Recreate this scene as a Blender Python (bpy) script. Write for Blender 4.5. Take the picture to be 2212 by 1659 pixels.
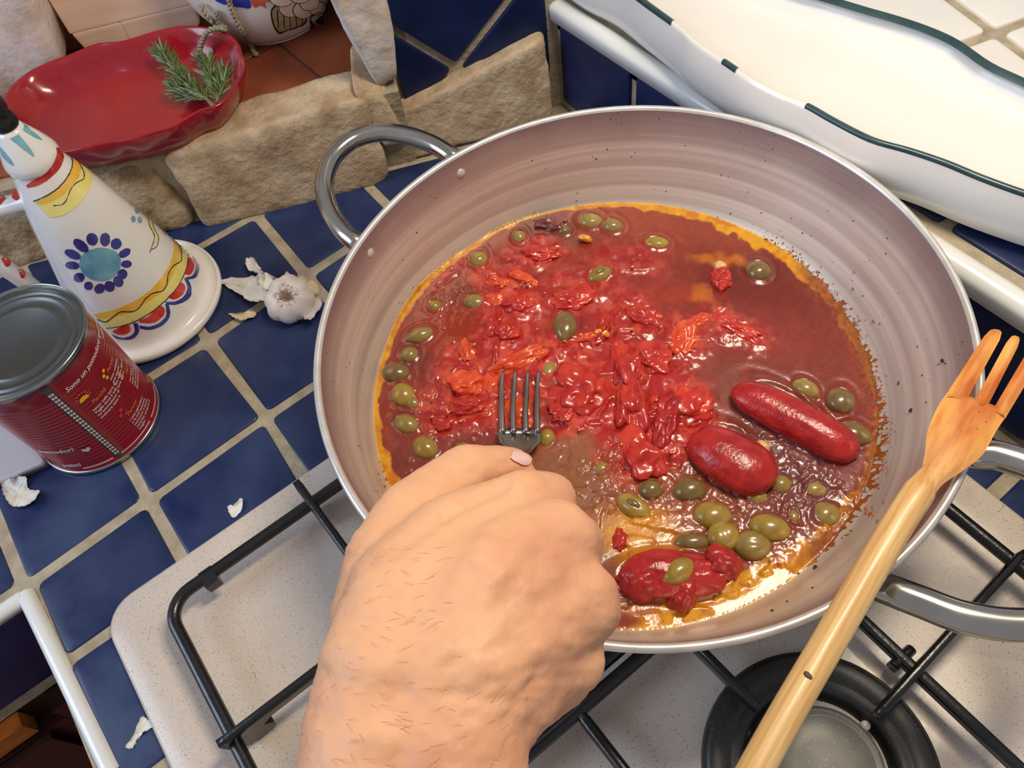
import bpy, bmesh, math, random
import numpy as np
from mathutils import Vector, Matrix, noise as mnoise
random.seed(4); rng = np.random.default_rng(4)
S = bpy.context.scene
for o in list(bpy.data.objects): bpy.data.objects.remove(o)
C = S.collection
PI = math.pi

# ------------------------------------------------------------------ camera
CR = np.array([[0.78904088, -0.60589817, -0.10149827], [-0.55801521, -0.6377419, -0.5309466], [0.25696987, 0.47557615, -0.84130483]])
CP = np.array([0.0145383671, -0.437323937, 0.564551724]); CF = 1691.82517
cd = bpy.data.cameras.new('camera'); cam = bpy.data.objects.new('camera', cd); C.objects.link(cam)
cam.matrix_world = Matrix(((CR[0][0], -CR[1][0], -CR[2][0], CP[0]), (CR[0][1], -CR[1][1], -CR[2][1], CP[1]), (CR[0][2], -CR[1][2], -CR[2][2], CP[2]), (0, 0, 0, 1)))
cd.sensor_width = 36; cd.lens = CF / 2212 * 36; cd.clip_start = 0.01; cd.clip_end = 50
S.camera = cam

# ------------------------------------------------------------------ light
w = bpy.data.worlds.new('world'); S.world = w; w.use_nodes = True
bg = w.node_tree.nodes['Background']; bg.inputs[0].default_value = (0.90, 0.89, 1.0, 1); bg.inputs[1].default_value = 0.33
def area(name, loc, target, sx, sy, power, col):
    l = bpy.data.lights.new(name, 'AREA'); l.shape = 'RECTANGLE'; l.size = sx; l.size_y = sy; l.energy = power; l.color = col
    o = bpy.data.objects.new(name, l); C.objects.link(o); o.location = loc
    o.rotation_euler = (Vector(target) - Vector(loc)).to_track_quat('-Z', 'Y').to_euler(); return o
area('hood_lamp', (0.47, -0.26, 0.95), (0.2, -0.2, 0.0), 0.16, 0.30, 6.8, (1.0, 0.87, 0.68))
area('window_light', (-1.5, 0.5, 1.15), (0.1, 0.0, 0.0), 1.0, 1.1, 21, (0.64, 0.78, 1.0))
S.view_settings.view_transform = 'Standard'; S.view_settings.look = 'None'
S.view_settings.exposure = 0.0; S.view_settings.gamma = 1; S.view_settings.use_curve_mapping = False

# ------------------------------------------------------------------ helpers: where a measured point lies in the place
def ray(x, y):
    return CR.T @ np.array([(x - 1106) / CF, (y - 829.5) / CF, 1.0])
def PZ(x, y, z=0.0):
    r = ray(x, y); t = (z - CP[2]) / r[2]; return CP + r * t
def PN(x, y, q, n):
    r = ray(x, y); n = np.array(n, float); t = ((np.array(q) - CP) @ n) / (r @ n); return CP + r * t
def PD(x, y, d): return CP + ray(x, y) * d
def chart(P):
    Y = (P - CP) @ CR.T
    return 1106 + CF * Y[..., 0] / Y[..., 2], 829.5 + CF * Y[..., 1] / Y[..., 2]
# niche wall frame: s along the wall from the corner, off = distance in front of the wall
TH = math.radians(-23); WU = np.array([math.cos(TH), math.sin(TH), 0]); WN = np.array([-WU[1], WU[0], 0]); WQ = np.array([.45, .133, 0])
def W(s, off, z): return WQ + WU * s - WN * off + np.array([0, 0, z])
def PW(x, y, off): return PN(x, y, WQ - WN * off, WN)
def WS(P): return float((P - WQ) @ WU)

def tag(o, label=None, cat=None, group=None, kind=None):
    if label: o['label'] = label
    if cat: o['category'] = cat
    if group: o['group'] = group
    if kind: o['kind'] = kind
    return o
def empty(name, loc=(0, 0, 0)):
    o = bpy.data.objects.new(name, None); C.objects.link(o); o.location = loc; o.empty_display_size = .02; return o
def mk(name, verts, faces, mat, parent=None, smooth=True, cols=None):
    me = bpy.data.meshes.new(name)
    me.from_pydata([tuple(map(float, v)) for v in verts], [], [tuple(int(i) for i in f) for f in faces])
    me.validate()
    if smooth: me.polygons.foreach_set('use_smooth', [True] * len(me.polygons))
    if cols is not None:
        a = me.color_attributes.new('Col', 'FLOAT_COLOR', 'POINT')
        a.data.foreach_set('color', np.c_[np.asarray(cols), np.ones(len(cols))].astype(np.float32).ravel())
    if mat: me.materials.append(mat)
    me.update()
    o = bpy.data.objects.new(name, me); C.objects.link(o)
    if parent:
        o.parent = parent
        o.matrix_parent_inverse = Matrix.Translation(parent.location).inverted() if parent.type == 'EMPTY' else Matrix()
    return o
class MB:
    def __init__(s): s.v = []; s.f = []
    def add(s, v, f):
        n = len(s.v); s.v += [tuple(map(float, p)) for p in v]; s.f += [tuple(int(i) + n for i in q) for q in f]
    def build(s, name, mat, parent=None, smooth=True): return mk(name, s.v, s.f, mat, parent, smooth)

def sRGB(r, g, b):
    f = lambda c: (c / 255 / 12.92) if c / 255 <= .04045 else ((c / 255 + .055) / 1.055) ** 2.4
    return (f(r), f(g), f(b))
def hsh(ix, iy, k=0):
    h = (ix.astype(np.int64) * 374761393 + iy.astype(np.int64) * 668265263 + k * 974634777) & 0xffffffff
    h = ((h ^ (h >> 13)) * 1274126177) & 0xffffffff
    return ((h ^ (h >> 16)) & 0xffffff) / 0xffffff
def vnoise(x, y, k=0):
    ix = np.floor(x).astype(np.int64); iy = np.floor(y).astype(np.int64); fx = x - ix; fy = y - iy
    fx = fx * fx * (3 - 2 * fx); fy = fy * fy * (3 - 2 * fy)
    a = hsh(ix, iy, k); b = hsh(ix + 1, iy, k); c = hsh(ix, iy + 1, k); d = hsh(ix + 1, iy + 1, k)
    return (a * (1 - fx) + b * fx) * (1 - fy) + (c * (1 - fx) + d * fx) * fy
def fbm(x, y, k=0, o=4):
    s = 0; a = .5
    for i in range(o): s = s + a * vnoise(x * 2 ** i, y * 2 ** i, k + i); a /= 2
    return s / (1 - .5 ** o)
def sstep(a, b, x):
    t = np.clip((x - a) / (b - a), 0, 1); return t * t * (3 - 2 * t)
def catmull(P, n=8, closed=False):
    P = [np.array(p, float) for p in P]; out = []; L = len(P)
    R = range(L) if closed else range(L - 1)
    for i in R:
        g = (lambda k: P[k % L]) if closed else (lambda k: P[min(max(k, 0), L - 1)])
        a, b, c, d = g(i - 1), g(i), g(i + 1), g(i + 2)
        for j in range(n):
            t = j / n; out.append(.5 * ((2 * b) + (-a + c) * t + (2 * a - 5 * b + 4 * c - d) * t * t + (-a + 3 * b - 3 * c + d) * t ** 3))
    if not closed: out.append(P[-1])
    return np.array(out)

# ------------------------------------------------------------------ materials
def mat(name, c1, c2=None, scale=20, rough=.5, metal=0, bump=0, bscale=None, coat=0, spec=.5, sss=0, sssr=(1, .3, .15), detail=4, var=0, lo=.35, hi=.65, attr=False, speck=None, rvar=0, stretch=None, croug=.08, rot=None):
    m = bpy.data.materials.new(name); m.use_nodes = True; nt = m.node_tree; N = nt.nodes; L = nt.links
    p = N['Principled BSDF']
    p.inputs['Roughness'].default_value = rough; p.inputs['Metallic'].default_value = metal
    p.inputs['Specular IOR Level'].default_value = spec
    p.inputs['Coat Weight'].default_value = coat; p.inputs['Coat Roughness'].default_value = croug
    if sss: p.inputs['Subsurface Weight'].default_value = sss; p.inputs['Subsurface Radius'].default_value = sssr; p.inputs['Subsurface Scale'].default_value = .004
    tc = N.new('ShaderNodeTexCoord'); co = tc.outputs['Object']
    if stretch:
        mp = N.new('ShaderNodeMapping'); mp.inputs['Scale'].default_value = stretch; src = co
        if rot is not None: m0 = N.new('ShaderNodeMapping'); m0.inputs['Rotation'].default_value = (0, 0, rot); L.new(co, m0.inputs[0]); src = m0.outputs[0]
        L.new(src, mp.inputs[0]); co = mp.outputs[0]
    out = None
    if attr:
        a = N.new('ShaderNodeVertexColor'); a.layer_name = 'Col'; out = a.outputs[0]
        nz = N.new('ShaderNodeTexNoise'); nz.inputs['Scale'].default_value = scale; nz.inputs['Detail'].default_value = detail; L.new(co, nz.inputs[0])
        hs = N.new('ShaderNodeHueSaturation'); L.new(out, hs.inputs['Color'])
        mr = N.new('ShaderNodeMapRange'); mr.inputs['To Min'].default_value = 1 - var; mr.inputs['To Max'].default_value = 1 + var
        mr.inputs['From Min'].default_value = .3; mr.inputs['From Max'].default_value = .7
        L.new(nz.outputs[0], mr.inputs[0]); L.new(mr.outputs[0], hs.inputs['Value']); out = hs.outputs[0]
    else:
        c2 = c2 or c1
        nz = N.new('ShaderNodeTexNoise'); nz.inputs['Scale'].default_value = scale; nz.inputs['Detail'].default_value = detail; L.new(co, nz.inputs[0])
        cr = N.new('ShaderNodeValToRGB'); e = cr.color_ramp.elements
        e[0].position = lo; e[1].position = hi; e[0].color = (*c1, 1); e[1].color = (*c2, 1)
        L.new(nz.outputs[0], cr.inputs[0]); out = cr.outputs[0]
        if var:
            oi = N.new('ShaderNodeObjectInfo'); hs = N.new('ShaderNodeHueSaturation'); mr = N.new('ShaderNodeMapRange')
            mr.inputs['To Min'].default_value = 1 - var; mr.inputs['To Max'].default_value = 1 + var
            L.new(oi.outputs['Random'], mr.inputs[0]); L.new(mr.outputs[0], hs.inputs['Value']); L.new(out, hs.inputs['Color']); out = hs.outputs[0]
    if speck:
        sc, th, col = speck
        vo = N.new('ShaderNodeTexVoronoi'); vo.inputs['Scale'].default_value = sc; L.new(tc.outputs['Object'], vo.inputs[0])
        n2 = N.new('ShaderNodeTexNoise'); n2.inputs['Scale'].default_value = sc * .35; L.new(tc.outputs['Object'], n2.inputs[0])
        mu = N.new('ShaderNodeMath'); mu.operation = 'MULTIPLY'; L.new(n2.outputs[0], mu.inputs[0]); mu.inputs[1].default_value = th
        lt = N.new('ShaderNodeMath'); lt.operation = 'LESS_THAN'; L.new(vo.outputs['Distance'], lt.inputs[0]); L.new(mu.outputs[0], lt.inputs[1])
        mx = N.new('ShaderNodeMix'); mx.data_type = 'RGBA'; L.new(lt.outputs[0], mx.inputs[0]); L.new(out, mx.inputs[6]); mx.inputs[7].default_value = (*col, 1); out = mx.outputs[2]
    L.new(out, p.inputs['Base Color'])
    if rvar:
        mr = N.new('ShaderNodeMapRange'); mr.inputs['To Min'].default_value = max(rough - rvar, .02); mr.inputs['To Max'].default_value = rough + rvar
        mr.inputs['From Min'].default_value = .3; mr.inputs['From Max'].default_value = .7
        L.new(nz.outputs[0], mr.inputs[0]); L.new(mr.outputs[0], p.inputs['Roughness'])
    if bump:
        nb = N.new('ShaderNodeTexNoise'); nb.inputs['Scale'].default_value = bscale or scale * 3; nb.inputs['Detail'].default_value = 5; L.new(co, nb.inputs[0])
        b = N.new('ShaderNodeBump'); b.inputs['Strength'].default_value = 1; b.inputs['Distance'].default_value = bump; L.new(nb.outputs[0], b.inputs['Height'])
        L.new(b.outputs[0], p.inputs['Normal']); 
        if coat: L.new(b.outputs[0], p.inputs['Coat Normal'])
    return m
_d = PZ(1985, 1060, .1565) - PZ(1620, 1690, .1565); FROT = -math.atan2(_d[1], _d[0])
M = {}
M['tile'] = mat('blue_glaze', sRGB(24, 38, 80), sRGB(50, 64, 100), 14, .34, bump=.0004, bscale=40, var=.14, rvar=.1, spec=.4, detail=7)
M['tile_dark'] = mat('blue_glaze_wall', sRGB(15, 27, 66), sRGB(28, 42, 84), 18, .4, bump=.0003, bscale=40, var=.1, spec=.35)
M['grout'] = mat('grout', sRGB(160, 146, 120), sRGB(186, 172, 148), 60, .9, bump=.0012, bscale=260, speck=(700, .3, sRGB(110, 96, 75)))
M['white_tile'] = mat('white_glaze', sRGB(236, 234, 228), sRGB(244, 240, 232), 10, .15, bump=.0002, bscale=30, coat=.4)
M['trim'] = mat('trim_glaze', sRGB(226, 228, 226), sRGB(236, 236, 230), 10, .2, coat=.4)
M['hob'] = mat('speckled_enamel', sRGB(204, 190, 176), sRGB(216, 202, 186), 9, .3, bump=.00008, bscale=150, speck=(600, .36, sRGB(140, 118, 106)), coat=.15)
M['iron'] = mat('black_enamel', sRGB(11, 11, 12), sRGB(22, 21, 20), 60, .3, bump=.0002, bscale=300, coat=.3, croug=.2)
M['burner'] = mat('burner_enamel', sRGB(28, 29, 28), sRGB(48, 47, 43), 30, .33, speck=(600, .25, sRGB(120, 118, 110)))
M['cap'] = mat('burner_cap', sRGB(100, 98, 90), sRGB(128, 124, 112), 25, .38, metal=.2, speck=(420, .2, sRGB(200, 195, 180)))
M['steel'] = mat('polished_steel', sRGB(176, 172, 160), sRGB(200, 196, 186), 16, .17, metal=1, rvar=.08)
M['stone'] = mat('limestone', sRGB(158, 130, 98), sRGB(208, 186, 154), 34, .85, bump=.0022, bscale=150, detail=12, lo=.3, hi=.68, speck=(260, .22, sRGB(108, 84, 62)))
M['stone_pale'] = mat('pale_limestone', sRGB(190, 168, 142), sRGB(222, 214, 208), 20, .85, bump=.0012, bscale=140, detail=8, lo=.3, hi=.55)
M['stone_brown'] = mat('brown_limestone', sRGB(128, 104, 66), sRGB(190, 168, 140), 34, .9, bump=.003, bscale=150, detail=9, lo=.35, hi=.66)
M['mortar'] = mat('mortar', sRGB(150, 134, 104), sRGB(172, 158, 132), 40, .95, bump=.003, bscale=120)
M['terra'] = mat('terracotta', sRGB(128, 62, 34), sRGB(160, 86, 56), 12, .42, var=.08, bump=.0003, detail=5)
M['terra_joint'] = mat('terracotta_joint', sRGB(118, 86, 68), None, 20, .9)
M['red'] = mat('red_glaze', sRGB(150, 16, 30), sRGB(168, 24, 38), 9, .2, coat=.6, croug=.1)
M['white_glaze'] = mat('pottery_glaze', sRGB(232, 226, 218), sRGB(238, 234, 226), 8, .16, coat=.6, croug=.05)
M['p_red'] = mat('paint_red', sRGB(200, 36, 36), sRGB(222, 84, 70), 70, .2, coat=.6)
M['p_blue'] = mat('paint_blue', sRGB(46, 42, 122), sRGB(76, 80, 150), 50, .2, coat=.6)
M['p_teal'] = mat('paint_teal', sRGB(86, 150, 172), sRGB(130, 186, 200), 50, .2, coat=.6)
M['p_yellow'] = mat('paint_yellow', sRGB(240, 222, 110), sRGB(246, 234, 150), 50, .2, coat=.6)
M['p_orange'] = mat('paint_orange', sRGB(240, 180, 40), sRGB(246, 202, 90), 50, .2, coat=.6)
M['p_black'] = mat('paint_black', sRGB(40, 34, 34), None, 50, .25, coat=.5)
M['p_rust'] = mat('paint_rust', sRGB(206, 120, 80), sRGB(200, 80, 60), 50, .2, coat=.6)
M['p_olive'] = mat('paint_olive', sRGB(160, 156, 110), sRGB(186, 178, 134), 80, .2, coat=.6)
M['p_cream'] = mat('paint_cream', sRGB(232, 206, 180), sRGB(240, 222, 202), 60, .2, coat=.6)
M['p_cobalt'] = mat('paint_cobalt', sRGB(26, 44, 160), sRGB(44, 66, 180), 60, .2, coat=.6)
M['p_green'] = mat('paint_green', sRGB(34, 62, 66), sRGB(52, 78, 80), 60, .3, coat=.3)
M['p_pink'] = mat('paint_pink', sRGB(228, 140, 128), None, 60, .3)
M['rubber'] = mat('black_plastic', sRGB(18, 18, 20), sRGB(34, 34, 36), 60, .35)
M['tin'] = mat('tin_lid', sRGB(108, 112, 112), sRGB(124, 128, 126), 8, .36, metal=.85, rvar=.05)
M['tin_dark'] = mat('ink_smudge', sRGB(70, 66, 60), None, 8, .6)
M['tin_rim'] = mat('tin_rim', sRGB(176, 178, 172), None, 8, .22, metal=1)
M['can_red'] = mat('printed_red', sRGB(138, 14, 22), sRGB(152, 20, 28), 8, .28, coat=.5, croug=.15)
M['can_white'] = mat('print_white', sRGB(230, 214, 208), None, 8, .4)
M['can_orange'] = mat('print_orange', sRGB(232, 120, 50), None, 8, .4)
M['can_yellow'] = mat('print_yellow', sRGB(244, 186, 30), None, 8, .4)
M['can_grey'] = mat('print_grey', sRGB(66, 68, 74), None, 8, .35)
M['can_black'] = mat('print_black', sRGB(28, 26, 28), None, 8, .4)
M['wood_light'] = mat('beech_board', sRGB(234, 200, 172), sRGB(246, 218, 192), 10, .5, stretch=(1, 1, 8), var=.06, detail=6)
M['wood_brown'] = mat('brown_board', sRGB(120, 86, 58), sRGB(150, 110, 76), 14, .6)
M['wood_fork'] = mat('olive_wood', sRGB(206, 158, 92), sRGB(238, 206, 142), 8, .5, detail=6, bump=.0001, bscale=14, lo=.3, hi=.65, stretch=(1, 14, 8), rot=FROT)
M['wood_stain'] = mat('stained_wood', sRGB(196, 104, 34), sRGB(236, 170, 84), 9, .4, bump=.0001, bscale=20, coat=.15, lo=.38, hi=.58, stretch=(1.6, 7, 4), rot=FROT, speck=(150, .13, sRGB(130, 62, 24)))
def stain_gradient():
    m = M['wood_stain']; nt = m.node_tree; N = nt.nodes; L = nt.links; p = N['Principled BSDF']; src = p.inputs['Base Color'].links[0].from_socket
    tc = N.new('ShaderNodeTexCoord'); mp = N.new('ShaderNodeMapping'); mp.inputs['Rotation'].default_value = (0, 0, FROT); L.new(tc.outputs['Object'], mp.inputs[0]); sx = N.new('ShaderNodeSeparateXYZ'); L.new(mp.outputs[0], sx.inputs[0])
    def al(x, y): q = PZ(x, y, .158); return q[0] * math.cos(FROT) - q[1] * math.sin(FROT)
    mr = N.new('ShaderNodeMapRange'); mr.inputs['From Min'].default_value = al(1955, 1110); mr.inputs['From Max'].default_value = al(2075, 930); mr.inputs['To Min'].default_value = 0; L.new(sx.outputs[0], mr.inputs[0])
    mx = N.new('ShaderNodeMix'); mx.data_type = 'RGBA'; L.new(mr.outputs[0], mx.inputs[0]); 
    m2 = N.new('ShaderNodeMapping'); m2.inputs['Scale'].default_value = (5, 120, 120); L.new(mp.outputs[0], m2.inputs[0])
    g = N.new('ShaderNodeTexNoise'); g.inputs['Scale'].default_value = 3; g.inputs['Detail'].default_value = 6; g.inputs['Distortion'].default_value = .4; L.new(m2.outputs[0], g.inputs[0])
    cr = N.new('ShaderNodeValToRGB'); e = cr.color_ramp.elements; e[0].position = .3; e[1].position = .62; e[0].color = (*sRGB(206, 152, 84), 1); e[1].color = (*sRGB(236, 200, 138), 1); L.new(g.outputs[0], cr.inputs[0]); L.new(cr.outputs[0], mx.inputs[6])
    L.new(src, mx.inputs[7]); L.new(mx.outputs[2], p.inputs['Base Color'])
stain_gradient()
M['burnt'] = mat('burnt_wood', sRGB(84, 62, 44), None, 20, .6)
M['rope'] = mat('twine', sRGB(130, 122, 96), sRGB(176, 168, 138), 300, .85, bump=.0004, bscale=900)
M['rosemary'] = mat('rosemary_green', sRGB(66, 84, 34), sRGB(112, 124, 62), 120, .5, lo=.3, hi=.7)
M['rosemary_pale'] = mat('rosemary_pale', sRGB(112, 132, 106), sRGB(130, 150, 120), 120, .5)
M['stem'] = mat('rosemary_stem', sRGB(122, 98, 64), sRGB(150, 126, 88), 120, .7)
M['garlic'] = mat('garlic_skin', sRGB(238, 228, 214), sRGB(220, 206, 200), 60, .45, sss=.2, bump=.0006, bscale=200)
M['garlic_dry'] = mat('dry_garlic_neck', sRGB(206, 182, 134), sRGB(224, 208, 170), 80, .6, bump=.0006, bscale=200)
M['roots'] = mat('garlic_roots', sRGB(176, 146, 112), sRGB(200, 176, 146), 200, .8)
M['peel'] = mat('paper_peel', sRGB(222, 218, 206), sRGB(236, 232, 224), 90, .5, bump=.0004, bscale=180, stretch=(1, 5, 1))
M['peel_tan'] = mat('tan_peel', sRGB(206, 180, 150), sRGB(224, 204, 176), 90, .5, bump=.0004, bscale=180)
M['olive'] = mat('olive_skin', sRGB(134, 112, 50), sRGB(160, 136, 72), 90, .26, coat=.45, sss=.1, var=.16)
M['olive_green'] = mat('olive_green_skin', sRGB(138, 112, 38), sRGB(166, 138, 60), 90, .26, coat=.45, sss=.1, var=.1)
M['olive_dark'] = mat('olive_dark_skin', sRGB(108, 84, 42), sRGB(134, 108, 58), 90, .26, coat=.45, sss=.1, var=.1)
M['tomato'] = mat('tomato_flesh', sRGB(150, 22, 24), sRGB(182, 42, 36), 90, .24, coat=.45, spec=.35, sss=.25, bump=.0004, bscale=420, detail=6)
M['tomato_crushed'] = mat('crushed_tomato', sRGB(170, 26, 24), sRGB(204, 62, 42), 70, .26, coat=.5, spec=.35, sss=.25, bump=.0004, bscale=260, var=.1, detail=6)
M['tomato_orange'] = mat('orange_tomato', sRGB(206, 60, 30), sRGB(224, 96, 50), 70, .26, coat=.45, spec=.35, sss=.25, bump=.0004, bscale=260, var=.08)
M['seed'] = mat('tomato_seed', sRGB(206, 96, 50), sRGB(220, 140, 76), 90, .3, coat=.5)
M['sauce'] = mat('sauce', None or (0, 0, 0), None, 160, .3, attr=True, var=.13, bump=.00015, bscale=420, coat=.5, croug=.03, spec=.35, detail=7)
M['crumb'] = mat('burnt_crumb', sRGB(24, 22, 20), None, 90, .7)
M['fork_steel'] = mat('fork_steel', sRGB(150, 146, 138), sRGB(176, 172, 166), 30, .25, metal=1)
M['skin'] = mat('skin', sRGB(208, 144, 112), sRGB(228, 174, 134), 12, .55, sss=.12, sssr=(1, .35, .2), bump=.0007, bscale=130, detail=8, spec=.4, lo=.4, hi=.6)
M['nail'] = mat('nail', sRGB(228, 186, 176), sRGB(236, 200, 192), 60, .25, coat=.3)
M['hair'] = mat('arm_hair', sRGB(176, 120, 84), None, 60, .6)
M['cabinet'] = mat('cabinet_wood', sRGB(40, 20, 18), sRGB(62, 32, 26), 20, .35, stretch=(2, 2, 12))
M['cabinet_orange'] = mat('cabinet_orange_wood', sRGB(168, 92, 36), sRGB(196, 116, 50), 20, .4, stretch=(2, 2, 12))

def pan_material():
    m = bpy.data.materials.new('worn_aluminium'); m.use_nodes = True; nt = m.node_tree; N = nt.nodes; L = nt.links; p = N['Principled BSDF']
    p.inputs['Metallic'].default_value = .5
    tc = N.new('ShaderNodeTexCoord'); sx = N.new('ShaderNodeSeparateXYZ'); L.new(tc.outputs['Object'], sx.inputs[0])
    le = N.new('ShaderNodeVectorMath'); le.operation = 'LENGTH'; cb = N.new('ShaderNodeCombineXYZ'); L.new(sx.outputs[0], cb.inputs[0]); L.new(sx.outputs[1], cb.inputs[1]); L.new(cb.outputs[0], le.inputs[0])
    # turning lines: noise along the radius and height only, slightly smeared round
    c2 = N.new('ShaderNodeCombineXYZ'); L.new(le.outputs['Value'], c2.inputs[0]); L.new(sx.outputs[2], c2.inputs[1])
    s3 = N.new('ShaderNodeVectorMath'); s3.operation = 'SCALE'; L.new(tc.outputs['Object'], s3.inputs[0]); s3.inputs['Scale'].default_value = .035
    ad = N.new('ShaderNodeVectorMath'); L.new(c2.outputs[0], ad.inputs[0]); L.new(s3.outputs[0], ad.inputs[1])
    nz = N.new('ShaderNodeTexNoise'); nz.inputs['Scale'].default_value = 120; nz.inputs['Detail'].default_value = 8; L.new(ad.outputs[0], nz.inputs[0])
    cr = N.new('ShaderNodeValToRGB'); e = cr.color_ramp.elements; e[0].position = .34; e[1].position = .66
    e[0].color = (*sRGB(202, 194, 182), 1); e[1].color = (*sRGB(230, 222, 208), 1); L.new(nz.outputs[0], cr.inputs[0])
    # upper wall browner towards the rim: reflections painted into the metal colour
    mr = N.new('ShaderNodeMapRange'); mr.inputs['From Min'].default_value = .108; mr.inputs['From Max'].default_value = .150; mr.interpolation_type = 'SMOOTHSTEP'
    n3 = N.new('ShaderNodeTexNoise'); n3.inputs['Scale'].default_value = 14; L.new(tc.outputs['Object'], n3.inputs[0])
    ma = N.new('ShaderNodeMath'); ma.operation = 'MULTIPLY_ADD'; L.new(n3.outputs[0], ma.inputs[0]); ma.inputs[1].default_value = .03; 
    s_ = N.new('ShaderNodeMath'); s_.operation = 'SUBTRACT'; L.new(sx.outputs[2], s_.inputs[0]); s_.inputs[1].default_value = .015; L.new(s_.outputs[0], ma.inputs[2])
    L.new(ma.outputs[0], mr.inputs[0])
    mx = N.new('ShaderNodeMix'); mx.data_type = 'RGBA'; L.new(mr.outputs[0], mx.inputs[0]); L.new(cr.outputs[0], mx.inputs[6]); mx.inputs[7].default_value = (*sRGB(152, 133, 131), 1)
    vo = N.new('ShaderNodeTexVoronoi'); vo.inputs['Scale'].default_value = 190; L.new(tc.outputs['Object'], vo.inputs[0])
    n4 = N.new('ShaderNodeTexNoise'); n4.inputs['Scale'].default_value = 60; L.new(tc.outputs['Object'], n4.inputs[0])
    m4 = N.new('ShaderNodeMath'); m4.operation = 'MULTIPLY_ADD'; L.new(n4.outputs[0], m4.inputs[0]); m4.inputs[1].default_value = .6; m4.inputs[2].default_value = -.26
    lt = N.new('ShaderNodeMath'); lt.operation = 'LESS_THAN'; L.new(vo.outputs['Distance'], lt.inputs[0]); L.new(m4.outputs[0], lt.inputs[1])
    mx2 = N.new('ShaderNodeMix'); mx2.data_type = 'RGBA'; L.new(lt.outputs[0], mx2.inputs[0]); L.new(mx.outputs[2], mx2.inputs[6]); mx2.inputs[7].default_value = (*sRGB(96, 80, 72), 1)
    L.new(mx2.outputs[2], p.inputs['Base Color'])
    rr = N.new('ShaderNodeMapRange'); rr.inputs['From Min'].default_value = .3; rr.inputs['From Max'].default_value = .7; rr.inputs['To Min'].default_value = .36; rr.inputs['To Max'].default_value = .5
    L.new(nz.outputs[0], rr.inputs[0]); L.new(rr.outputs[0], p.inputs['Roughness'])
    b = N.new('ShaderNodeBump'); b.inputs['Distance'].default_value = .0003; L.new(nz.outputs[0], b.inputs['Height']); L.new(b.outputs[0], p.inputs['Normal'])
    return m
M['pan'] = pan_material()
M['pan_rim'] = mat('bare_aluminium_edge', sRGB(214, 208, 200), sRGB(232, 228, 220), 60, .35, metal=.6)

# ------------------------------------------------------------------ shape builders
def slab(poly, mapf, h0, h1, bev=.0015, rc=.004, crown=.0006):
    """a tile: closed 2-D outline, rounded corners, bevelled edge, slightly crowned. mapf(x, y, h) -> world"""
    P = [np.array(p, float) for p in poly]; n = len(P); ring = []
    for i in range(n):
        a, b, c = P[i - 1], P[i], P[(i + 1) % n]
        u = a - b; v = c - b; lu = np.linalg.norm(u); lv = np.linalg.norm(v)
        if lu < 1e-6 or lv < 1e-6: continue
        r = min(rc, lu * .4, lv * .4); u /= lu; v /= lv
        ring += [b + u * r, b + (u + v) * r * .3, b + v * r]
    ring = np.array(ring); cen = ring.mean(0); k = len(ring)
    def inset(d):
        v = cen - ring; L = np.linalg.norm(v, axis=1, keepdims=True); return ring + v / L * np.minimum(d, L * .5)
    layers = [(ring, h0), (ring, h1 - bev), (inset(bev * .6), h1 - bev * .25), (inset(bev * 2.2), h1), (inset(bev * 9), h1 + crown)]
    V = [mapf(p[0], p[1], h) for R_, h in layers for p in R_] + [mapf(cen[0], cen[1], h1 + crown * 1.2)]
    F = []
    for l in range(len(layers) - 1):
        for i in range(k):
            j = (i + 1) % k; F.append((l * k + i, l * k + j, (l + 1) * k + j, (l + 1) * k + i))
    l = len(layers) - 1
    for i in range(k): F.append((l * k + i, l * k + (i + 1) % k, len(V) - 1))
    return V, F
def clip(poly, a, b, c):
    """keep a*x + b*y <= c"""
    out = []; n = len(poly)
    for i in range(n):
        p, q = poly[i], poly[(i + 1) % n]; dp = a * p[0] + b * p[1] - c; dq = a * q[0] + b * q[1] - c
        if dp <= 0: out.append(tuple(p))
        if dp * dq < 0: t = dp / (dp - dq); out.append((p[0] + (q[0] - p[0]) * t, p[1] + (q[1] - p[1]) * t))
    return out
def parea(p): return abs(sum(p[i - 1][0] * p[i][1] - p[i][0] * p[i - 1][1] for i in range(len(p)))) / 2
def tube(path, rad, seg=12, closed=False, flat=None):
    P = np.array(path, float); n = len(P); rad = np.full(n, rad) if np.isscalar(rad) else np.array(rad)
    T = np.gradient(P, axis=0) if not closed else (np.roll(P, -1, 0) - np.roll(P, 1, 0))
    T /= np.linalg.norm(T, axis=1, keepdims=True) + 1e-12
    up = np.array([0, 0, 1.]) if abs(T[0][2]) < .9 else np.array([1., 0, 0]); V = []; F = []
    a = up - T[0] * (up @ T[0]); a /= np.linalg.norm(a)
    for i in range(n):
        a = a - T[i] * (a @ T[i]); a /= np.linalg.norm(a); b = np.cross(T[i], a)
        for k in range(seg):
            t = 2 * PI * k / seg; fx = 1 if flat is None else flat
            V.append(P[i] + (a * math.cos(t) * fx + b * math.sin(t)) * rad[i])
    m = n if closed else n - 1
    for i in range(m):
        for k in range(seg):
            j = (i + 1) % n; F.append((i * seg + k, i * seg + (k + 1) % seg, j * seg + (k + 1) % seg, j * seg + k))
    if not closed:
        F.append(tuple(range(seg))[::-1]); F.append(tuple((n - 1) * seg + k for k in range(seg)))
    return V, F
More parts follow.
